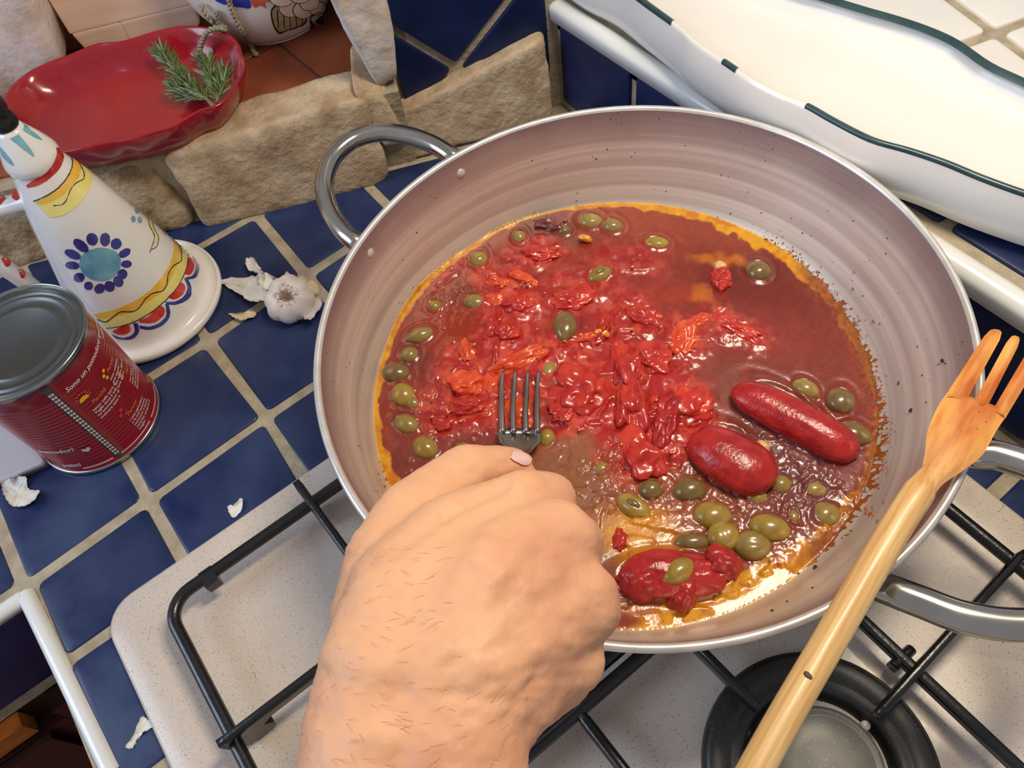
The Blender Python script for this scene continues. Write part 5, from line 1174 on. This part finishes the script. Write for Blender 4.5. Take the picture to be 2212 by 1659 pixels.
d = Each(); d.add(*dec_line([zc1(*p) for p in ((1470, 1150), (1530, 1230), (1600, 1330), (1650, 1410))], 4)); d.build('rust_leaf', M['p_rust'], cru)
d = MB(); d.add(*lathe([(.0, .212), (.0085, .212), (.0098, .215), (.0098, .221), (.008, .225), (.0096, .227), (.010, .235), (.007, .239), (0, .240)], UC, 40, False)); d.build('stopper', M['rubber'], cru)
hq = [PN(x, y, UC, (CR[2] * [1, 1, 0])) for x, y in ((70, 428), (40, 437), (0, 447), (-60, 462), (-115, 500), (-105, 545), (-50, 545), (0, 572), (50, 605), (110, 650))]
h = mk('handle', *tube(catmull(hq, 6), .0088, 20, flat=.75), M['white_glaze'], cru)
d = MB()
hp = catmull(hq, 6)
def hdot(x, y):
    r0 = ray(x, y); best = None
    dd = np.array([np.linalg.norm(np.cross(q - CP, r0)) / np.linalg.norm(r0) for q in hp]); c_ = hp[np.argmin(dd)]; t = ((c_ - CP) @ r0) / (r0 @ r0); Q = CP + r0 * t; v = -r0 / np.linalg.norm(r0)
    return Q + v * .0066
for x, y in ((37, 422), (3, 434), (12, 566), (44, 592)):
    q = hdot(x, y); V_, F_ = ICO[3]; n_ = -ray(x, y); n_ /= np.linalg.norm(n_); loc_ = V_ * .0042; loc_ = loc_ - np.outer(loc_ @ n_, n_) * .72; mk('red_dot', loc_ + q, F_, M['p_red']).parent = h

# ================================================================== RED DISH
dish_px = [(12, 245), (25, 195), (60, 160), (110, 138), (150, 120), (205, 100), (260, 92), (330, 72), (400, 60), (450, 62), (490, 75), (512, 95), (520, 120), (526, 140), (518, 165), (500, 195), (470, 225), (430, 240), (380, 268), (340, 282), (290, 298), (240, 305), (190, 318), (140, 325), (80, 328), (35, 300)]
DZ = .124
Ro = np.array([PZ(x, y, DZ) for x, y in dish_px]); Rc = catmull(Ro, 4, True); dc = Rc.mean(0); n = len(Rc); dish_base = LZ + .0005
wv = 1 + .0 * np.arange(n)
lay = [(1.0, DZ, 0), (1.012, DZ + .0012, 0), (1.02, DZ - .0005, 0), (.99, .115, 0), (.93, .103, 0), (.84, dish_base, 0)]
inn = [(.985, DZ - .001), (.96, DZ - .006), (.92, .110), (.86, .101), (.80, .0975), (.4, .0972)]
V = []; F = []
rings_ = [(k, z) for k, z, _ in lay[::-1]] + inn
for k, z in rings_:
    for i in range(n):
        p = dc + (Rc[i] - dc) * k; wob = .0007 * math.sin(i / n * 2 * PI * 11) * (1 if z > .115 else .3); V.append((p[0], p[1], z + wob))
for l in range(len(rings_) - 1): F += [(l * n + i, l * n + (i + 1) % n, (l + 1) * n + (i + 1) % n, (l + 1) * n + i) for i in range(n)]
F += [tuple(range(n))[::-1], tuple((len(rings_) - 1) * n + i for i in range(n))]
dish = mk('red_dish', V, F, M['red']); tag(dish, 'oval scalloped dark red ceramic dish on the terracotta shelf', 'dish')
# ---- rosemary
ro = empty('rosemary_sprig', tuple(PZ(430, 170, .100))); tag(ro, 'green rosemary sprigs lying in the right end of the red dish', 'rosemary')
def rz(x, y, z): return PZ(x - 2, y + 13, z)
sprigs = [[(465, 215, .118), (435, 190, .112), (400, 160, .110), (372, 128, .112), (355, 105, .116)], [(472, 205, .121), (465, 175, .114), (455, 150, .112), (448, 128, .115)], [(460, 216, .119), (445, 200, .112), (425, 195, .108), (400, 190, .108), (385, 180, .110)], [(470, 208, .12), (478, 185, .116), (484, 165, .117), (488, 148, .120)]]
nd = MB(); nd2 = MB()
for si, sgp in enumerate(sprigs):
    path = catmull([rz(*p) for p in sgp], 10); mk('stem', *tube(path, np.linspace(.0013, .0006, len(path)), 6), M['stem'], ro)
    T = np.gradient(path, axis=0); T /= np.linalg.norm(T, axis=1, keepdims=True)
    for k in range(8 if si != 3 else 4, len(path)):
        for rep_ in range(4 if si != 3 else 2):
            t = T[k]; a = rng.normal(size=3); a -= t * (a @ t); a /= np.linalg.norm(a); a[2] = abs(a[2]) * .5; L = rng.uniform(.012, .020)
            d = t * rng.uniform(.5, 1.0) + a * rng.uniform(.5, .9); d /= np.linalg.norm(d); s_ = np.cross(d, [0, 0, 1.]); s_ /= np.linalg.norm(s_) + 1e-9; u_ = np.cross(s_, d)
            p0 = path[k]; P = [p0, p0 + d * L * .3, p0 + d * L * .7 + [0, 0, .0006], p0 + d * L]; wds = (.0006, .0014, .0012, .0002); V = []
            for q_, w2 in zip(P, wds): V += [q_ - s_ * w2, q_ + u_ * w2 * .7, q_ + s_ * w2]
            F = []
            for l in range(3): F += [(l * 3, l * 3 + 1, l * 3 + 4, l * 3 + 3), (l * 3 + 1, l * 3 + 2, l * 3 + 5, l * 3 + 4), (l * 3 + 2, l * 3, l * 3 + 3, l * 3 + 5)]
            (nd2 if (si == 2 and rng.random() < .5) or rng.random() < .15 else nd).add(V, F)
o = nd.build('needles', M['rosemary'], ro); o['kind'] = 'stuff'; o = nd2.build('pale_needles', M['rosemary_pale'], ro); o['kind'] = 'stuff'

# ================================================================== BOARDS, POT, ROPE
def wboard(name, pl, pr, off, z0, z1, th_, material, label, planks=False, tilt=0.0):
    s0 = WS(PW(*pl, off)); s1 = WS(PW(*pr, off)); root = empty(name, tuple(W((s0 + s1) / 2, off, z0))); tag(root, label, 'chopping board')
    def mp(s, z, h): return W(s, off + h - tilt * (z - z0), z)
    if planks:
        zz = [z0, z0 + .031, z0 + .095, z1]
        cut = [[s0, s0 + .052, s1], [s0, s1], [s0, s0 + .07, s1]]
        for k in range(3):
            for i in range(len(cut[k]) - 1):
                a, b = cut[k][i], cut[k][i + 1]; q = [(a + .0001, zz[k]), (b - .0001, zz[k]), (b - .0001, zz[k + 1] - .0002), (a + .0001, zz[k + 1] - .0002)]
                if k == 0:
                    if i == 0: q = [(a + .018, zz[0]), (b - .0001, zz[0]), (b - .0001, zz[1]), (a + .002, zz[1]), (a + .006, zz[0] + .012)]
                    else: q = [(a, zz[0]), (b - .012, zz[0]), (b, zz[0] + .012), (b, zz[1]), (a, zz[1])]
                mk('plank', *slab(q, mp, 0, th_, .0008, .0015, 0), material, root)
    else:
        mk('board', *slab([(s0, z0), (s1, z0), (s1, z1), (s0, z1)], mp, 0, th_, .001, .01, 0), material, root)
    return root
wboard('chopping_board', (150, 60), (437, 45), -.155, LZ + .001, .30, .012, M['wood_light'], 'light beech chopping board of glued planks leaning behind the red dish', True, .05)
wboard('chopping_board', (88, 40), (300, 30), -.180, LZ + .001, .32, .010, M['wood_brown'], 'brown wooden board standing behind the light one', False, .04)
# pot
oc = PZ(600, 104, LZ); PT = np.array([oc[0] + .026, oc[1] + .050, LZ + .0005])
PP = catmull([(.0, 0), (.045, 0), (.050, .002), (.060, .012), (.076, .040), (.084, .075), (.082, .110), (.070, .145), (.066, .160)], 6)
pot = empty('painted_pot', tuple(PT)); tag(pot, 'white glazed pottery jar painted with grapes and leaves at the top of the photo', 'jar')
mk('pot_body', *lathe([tuple(p) for p in PP] + [(.062, .160), (.064, .150), (.076, .11), (.078, .075), (.07, .04), (.05, .012), (0, .008)], PT, 96, False), M['white_glaze'], pot)
def pot_hit(x, y):
    r0 = ray(x, y); t = .5
    while t < 1.2:
        Q = CP + r0 * t - PT; rad = np.hypot(Q[0], Q[1])
        if 0 < Q[2] < .16 and rad < np.interp(Q[2], PP[:, 1], PP[:, 0]): break
        t += .001
    th = math.atan2(Q[1], Q[0]); return th, Q[2]
def onp(th, z, lift=.0005): r = np.interp(z, PP[:, 1], PP[:, 0]) + lift; return (PT[0] + r * math.cos(th), PT[1] + r * math.sin(th), PT[2] + z)
def pfan(pts, rings=3, lift=.0005):
    tz = np.array([pot_hit(*p) for p in catmull(pts, 3, True)]); c_ = tz.mean(0); n = len(tz); V = []
    for k in range(1, rings + 1): V += [onp(c_[0] + (t - c_[0]) * k / rings, c_[1] + (z - c_[1]) * k / rings, lift) for t, z in tz]
    V.append(onp(c_[0], c_[1], lift)); F = [(i, (i + 1) % n, len(V) - 1) for i in range(n)]
    for k in range(rings - 1): F += [(k * n + i, (k + 1) * n + i, (k + 1) * n + (i + 1) % n, k * n + (i + 1) % n) for i in range(n)]
    return V, F
pc = lambda x, y: (x / 2.949, y / 2.949)
gr = Each(); gk = Each()
for gi, (x, y, a) in enumerate(((1850, 40, 75), (1925, 60, 62), (2010, 50, 50), (1960, 10, 60), (2015, 115, 40), (1790, -40, 80), (1900, -60, 80))):
    X, Y = pc(x, y); gk.add(*pfan(el(X, Y, a / 2.949 + 1.6, a / 2.949 * .85 + 1.6, 0), 2, .0009 + gi * .0005)); gr.add(*pfan(el(X, Y, a / 2.949, a / 2.949 * .85, 0), 2, .0012 + gi * .0005))
gk.add(*pfan([pc(*p) for p in ((1725, 60), (1735, 150), (1775, 215), (1830, 195), (1900, 175), (1950, 145), (1945, 90), (1860, 60), (1780, 20))], 3, .0003))
ol = MB(); ol.add(*pfan([pc(*p) for p in ((1735, 65), (1745, 145), (1780, 200), (1830, 185), (1895, 165), (1940, 135), (1935, 90), (1860, 70), (1790, 30))], 3, .0005))
for k in range(5):
    X, Y = 1765 + 38 * k, 110 - k * 3; gk.add(*pfan([pc(X - 3, Y - 40), pc(X + 3, Y - 40), pc(X + 10, Y + 60), pc(X + 5, Y + 60)], 1, .0008))
bl_ = MB(); bl_.add(*pfan([pc(*p) for p in ((1370, -20), (1400, 15), (1470, 35), (1540, 45), (1590, 50), (1600, 25), (1580, -20), (1480, -60))], 3, .0006))
rs_ = MB(); rs_.add(*pfan([pc(*p) for p in ((1600, 5), (1625, 45), (1660, 30), (1700, 50), (1690, 15), (1760, -10), (1700, -40), (1620, -30))], 3, .0006))
gk.build('black_outline', M['p_black'], pot); ol.build('olive_leaf', M['p_olive'], pot); gr.build('cream_grape', M['p_cream'], pot); bl_.build('blue_drapery', M['p_cobalt'], pot); rs_.build('rust_leaf', M['p_rust'], pot)
# twine
tw = empty('twine', tuple(PZ(545, 110, .1))); tag(tw, 'twisted beige twine hanging down from the painted jar into the red dish', 'twine')
def rope(pts, r=.0017, twist=620):
    P = catmull(pts, 14); L = np.r_[0, np.cumsum(np.linalg.norm(np.diff(P, axis=0), axis=1))]; T = np.gradient(P, axis=0); T /= np.linalg.norm(T, axis=1, keepdims=True)
    a = np.cross(T, [0, .3, 1.]); a /= np.linalg.norm(a, axis=1, keepdims=True); b = np.cross(T, a)
    for ph in (0, PI):
        Q = P + (a * np.cos(L * twist + ph)[:, None] + b * np.sin(L * twist + ph)[:, None]) * r * .7; mk('strand', *tube(Q, r, 7), M['rope'], tw)
def pj(x, y, lift=.003): th, z = pot_hit(x, y); return np.array(onp(th, z, lift))
rope([pj(497, -25), pj(498, 5), pj(510, 35), pj(527, 65), PZ(540, 92, LZ + .006), PZ(549, 112, LZ + .003)])
kn_ = blob('k', 551, 114, 16, 14, 0, .003, M['rope'], 'x', 3, z=LZ + .003, sub=3, lump=.3); kn_.name = 'knot'; del kn_['category']; del kn_['label']; kn_.parent = tw; kn_.matrix_parent_inverse = Matrix.Translation(tw.location).inverted()
rope([pj(470, 20, .004), pj(480, 45, .005), PZ(487, 62, .135), PZ(470, 60, .137), PZ(448, 68, .133), PZ(437, 88, .122), PZ(431, 108, .112), PZ(424, 130, .106)])
rope([pj(440, 5, .004), pj(455, 25, .006), pj(472, 42, .006), pj(484, 58, .006)])

# ================================================================== GARLIC
gc = PZ(622, 640, .022); gl = empty('garlic_bulb', (gc[0], gc[1], 0)); tag(gl, 'whole garlic bulb with roots and torn papery skin beside the pan', 'garlic')
V, F = ICO[5]; V = V.copy()
axg = -ray(622, 640) / np.linalg.norm(ray(622, 640)) * .55 + np.array([-.15, -.1, .75]); axg /= np.linalg.norm(axg); s1_ = np.cross(axg, EX); s1_ /= np.linalg.norm(s1_); s2_ = np.cross(axg, s1_)
ph = np.arctan2(V[:, 1], V[:, 0]); rad = np.hypot(V[:, 0], V[:, 1]); lob = 1 + .09 * np.abs(np.cos(ph * 4)) * rad + .03 * np.sin(ph * 3 + 1)
hgt = V[:, 2] * .72 - .22 * np.exp(-(rad / .3) ** 2) * (V[:, 2] > 0)
GV = (np.outer(V[:, 0] * lob, s1_) + np.outer(V[:, 1] * lob, s2_) + np.outer(hgt, axg)) * .0215
cen = np.array([gc[0], gc[1], 0]); GV = GV + cen; GV[:, 2] -= GV[:, 2].min() - .0008; gz = GV[:, 2].mean()
mk('bulb', GV, F, M['garlic'], gl)
top = cen + [0, 0, gz] + axg * .0115
rt = MB()
for k in range(300):
    a = rng.uniform(0, 2 * PI); r0_ = rng.uniform(0, .0090); p0 = top + (s1_ * math.cos(a) + s2_ * math.sin(a)) * r0_; dd = (s1_ * math.cos(a) + s2_ * math.sin(a)) * rng.uniform(.2, 1.2) + axg * .5 + rng.normal(size=3) * .3; dd /= np.linalg.norm(dd)
    pth = [p0, p0 + dd * .0022, p0 + dd * rng.uniform(.003, .005) + rng.normal(size=3) * .0008]; rt.add(*tube(pth, [.00035, .0003, .0002], 4))
o = rt.build('roots', M['roots'], gl); o['kind'] = 'stuff'
mk('neck', *tube(catmull([PZ(640, 610, .022), PZ(660, 625, .020), PZ(685, 618, .016)], 5), [.010, .010, .0095, .009, .009, .009, .0085, .008, .008, .0075, .006], 12, flat=.6), M['garlic_dry'], gl)
def flake(name, px, z0, amp, material, parent=None, seed=0, hts=None):
    """thin curled papery flake: outline in chart points, with thickness"""
    P = catmull([(x, y) for x, y in px], 5, True); rg_ = np.random.default_rng(seed + 5); P = P + rg_.normal(size=P.shape) * (1.7 if name == 'skin' else .8); c_ = P.mean(0); n = len(P); V = []; F = []
    rings = 5
    for side_ in (0, 1):
        for k in range(1, rings + 1):
            for i, p in enumerate(P):
                q = c_ + (p - c_) * k / rings; zz = z0 + amp * (.4 + mnoise.noise(Vector((q[0] / 28, q[1] / 28, seed)))) * (k / rings) ** 1.5 + .0004 * math.sin(q[0] * .6 + q[1] * .3)
                if hts: zz += hts(q[0], q[1])
                V.append(PZ(q[0], q[1], max(zz, z0)) - [0, 0, side_ * .00035])
        V.append(PZ(c_[0], c_[1], z0 + (hts(*c_) if hts else 0)) - [0, 0, side_ * .00035])
    m_ = rings * n + 1
    for side_ in (0, 1):
        o_ = side_ * m_; ff = [(o_ + i, o_ + (i + 1) % n, o_ + m_ - 1) for i in range(n)]
        for k in range(rings - 1): ff += [(o_ + k * n + i, o_ + (k + 1) * n + i, o_ + (k + 1) * n + (i + 1) % n, o_ + k * n + (i + 1) % n) for i in range(n)]
        F += ff
    e_ = (rings - 1) * n; F += [(e_ + i, e_ + (i + 1) % n, m_ + e_ + (i + 1) % n, m_ + e_ + i) for i in range(n)]
    return mk(name, V, F, material, parent)
up_ = lambda x0, g_: (lambda x, y: max(0, (x - x0)) * g_)
flake('skin', [(462, 604), (500, 600), (545, 596), (570, 605), (578, 625), (575, 648), (545, 650), (520, 636), (490, 618)], .003, .006, M['garlic'], gl, 1, up_(500, .00016))
flake('skin', [(530, 562), (545, 556), (560, 572), (572, 590), (590, 600), (585, 620), (560, 615), (556, 592), (535, 580)], .008, .008, M['garlic'], gl, 2, up_(540, .0002))
flake('skin', [(575, 590), (600, 600), (622, 586), (628, 600), (660, 615), (640, 630), (600, 622), (570, 625)], .018, .008, M['garlic'], gl, 3)
flake('skin', [(655, 640), (690, 625), (698, 640), (690, 670), (670, 690), (655, 680)], .010, .010, M['garlic'], gl, 4)
g1 = flake('garlic_peel', [(495, 677), (520, 676), (548, 672), (553, 682), (535, 688), (520, 692), (505, 686)], .0012, .004, M['peel_tan'], None, 5); tag(g1, 'tan curled garlic peel lying left below the garlic bulb', 'garlic peel', 'garlic peels')
g2 = flake('garlic_peel', [(5, 1040), (20, 1033), (55, 1030), (62, 1056), (85, 1060), (75, 1078), (55, 1092), (30, 1094), (15, 1080), (5, 1062)], .0015, .010, M['peel'], None, 6); tag(g2, 'large white garlic peel at the left edge of the photo below the tin', 'garlic peel', 'garlic peels')
g3 = flake('garlic_peel', [(492, 1093), (505, 1090), (517, 1077), (524, 1080), (522, 1100), (510, 1116), (498, 1114)], .0012, .005, M['peel'], None, 7); tag(g3, 'small white garlic peel on the blue tile just above the hob edge', 'garlic peel', 'garlic peels')
g4 = flake('garlic_peel', [(270, 1612), (288, 1588), (298, 1560), (308, 1547), (322, 1556), (334, 1563), (322, 1576), (308, 1584), (296, 1600), (286, 1616)], .0012, .004, M['peel'], None, 8); tag(g4, 'fan shaped white garlic peel on the blue tile near the bottom left', 'garlic peel', 'garlic peels')

# ================================================================== WHITE BOARD UNDER THE TIN'S LEFT
P = [PZ(x, y, .004) for x, y in ((-260, 1150), (28, 1034), (104, 1002), (60, 940), (-30, 905), (-420, 1010))]
wbm = [tuple(p[:2]) for p in P]
o = mk('white_tray', *slab(wbm, flatmap, .0008, .0075, .0012, .004, 0), mat('white_plastic', sRGB(214, 208, 210), None, 8, .4)); tag(o, 'white flat tray lying on the counter at the left, partly behind the tin', 'tray')
mk('tray_edge', *slab([tuple(p) for p in (np.array(wbm) + (np.array(wbm) - np.mean(wbm, 0)) * .02)], flatmap, .0006, .0045, .0008, .004, 0), mat('grey_edge', sRGB(90, 88, 86), None, 8, .5), o)

# ================================================================== SCALLOPED PLATTER ON THE LEDGE
PZR = .166
near = [(1180, -140), (1250, -80), (1330, -40), (1400, 12), (1465, 60), (1500, 92), (1560, 132), (1620, 172), (1680, 203), (1740, 228), (1800, 262), (1880, 302), (1960, 325), (2040, 352), (2120, 385), (2212, 418), (2320, 450)]
far = [(2520, 330), (2400, 255), (2300, 215), (2212, 172), (2140, 138), (2070, 90), (2010, 62), (1940, 38), (1870, 18), (1790, -6), (1700, -30), (1600, -62), (1500, -110), (1400, -160), (1300, -200)]
ends = [(2480, 480), (2560, 430)]
tips2 = [(1200, -200)]
PL = catmull([PZ(x, y, PZR) for x, y in near + ends + far + tips2], 4, True); n = len(PL); pc_ = PL.mean(0)
# local inward direction for a long shape: towards the spine line
sp0, sp1 = PZ(1330, -100, PZR), PZ(2420, 370, PZR); sd_ = sp1 - sp0
def spine(p): t = np.clip(((p - sp0) @ sd_) / (sd_ @ sd_), .03, .97); return sp0 + sd_ * t
rings_ = [(.80, .1212), (.96, .1225), (1.07, .128), (1.10, .138), (1.08, .150), (1.02, PZR - .003), (1.0, PZR), (.985, PZR + .0006), (.93, .159), (.80, .150), (.60, .1465), (.3, .146)]
V = []; F = []
for k, z in rings_:
    for p in PL: s_ = spine(p); q = s_ + (p - s_) * k; V.append((q[0], q[1], z))
for l in range(len(rings_) - 1): F += [(l * n + i, l * n + (i + 1) % n, (l + 1) * n + (i + 1) % n, (l + 1) * n + i) for i in range(n)]
F += [tuple(range(n))[::-1]]
e_ = (len(rings_) - 1) * n; cidx = []
V2 = [tuple(spine(p) * [1, 1, 0] + [0, 0, .146]) for p in PL]; b0 = len(V); V += V2; F += [(e_ + i, e_ + (i + 1) % n, b0 + (i + 1) % n, b0 + i) for i in range(n)]
pl = mk('platter', V, F, mat('cream_glaze', sRGB(238, 233, 224), sRGB(242, 238, 230), 8, .25, coat=.3)); tag(pl, 'long wavy edged white platter with chipped dark green rim on the tiled ledge', 'platter')
V = []; F = []; keep = []
for i in range(n):
    x, y = chart(PL[i]); isnear = i < len(near) * 4
    gap = isnear and ((1462 < x < 1558) or (1602 < x < 1738)); keep.append(not gap)
    s_ = spine(PL[i]); d = (PL[i] - s_); d /= np.linalg.norm(d); a = PL[i]
    w1, w2 = (.0050, .0006) if isnear else (.0065, .0006)
    for (dr, z) in ((w2, -.0055), (w2 + .0004, .0002), (0, .0013), (-w1 * .5, .0008), (-w1, -.0008)): V.append(a + d * dr + [0, 0, z])
for i in range(n):
    j = (i + 1) % n
    if keep[i] and keep[j]:
        for k in range(4): F.append((i * 5 + k, j * 5 + k, j * 5 + k + 1, i * 5 + k + 1))
mk('green_rim', V, F, M['p_green'], pl)
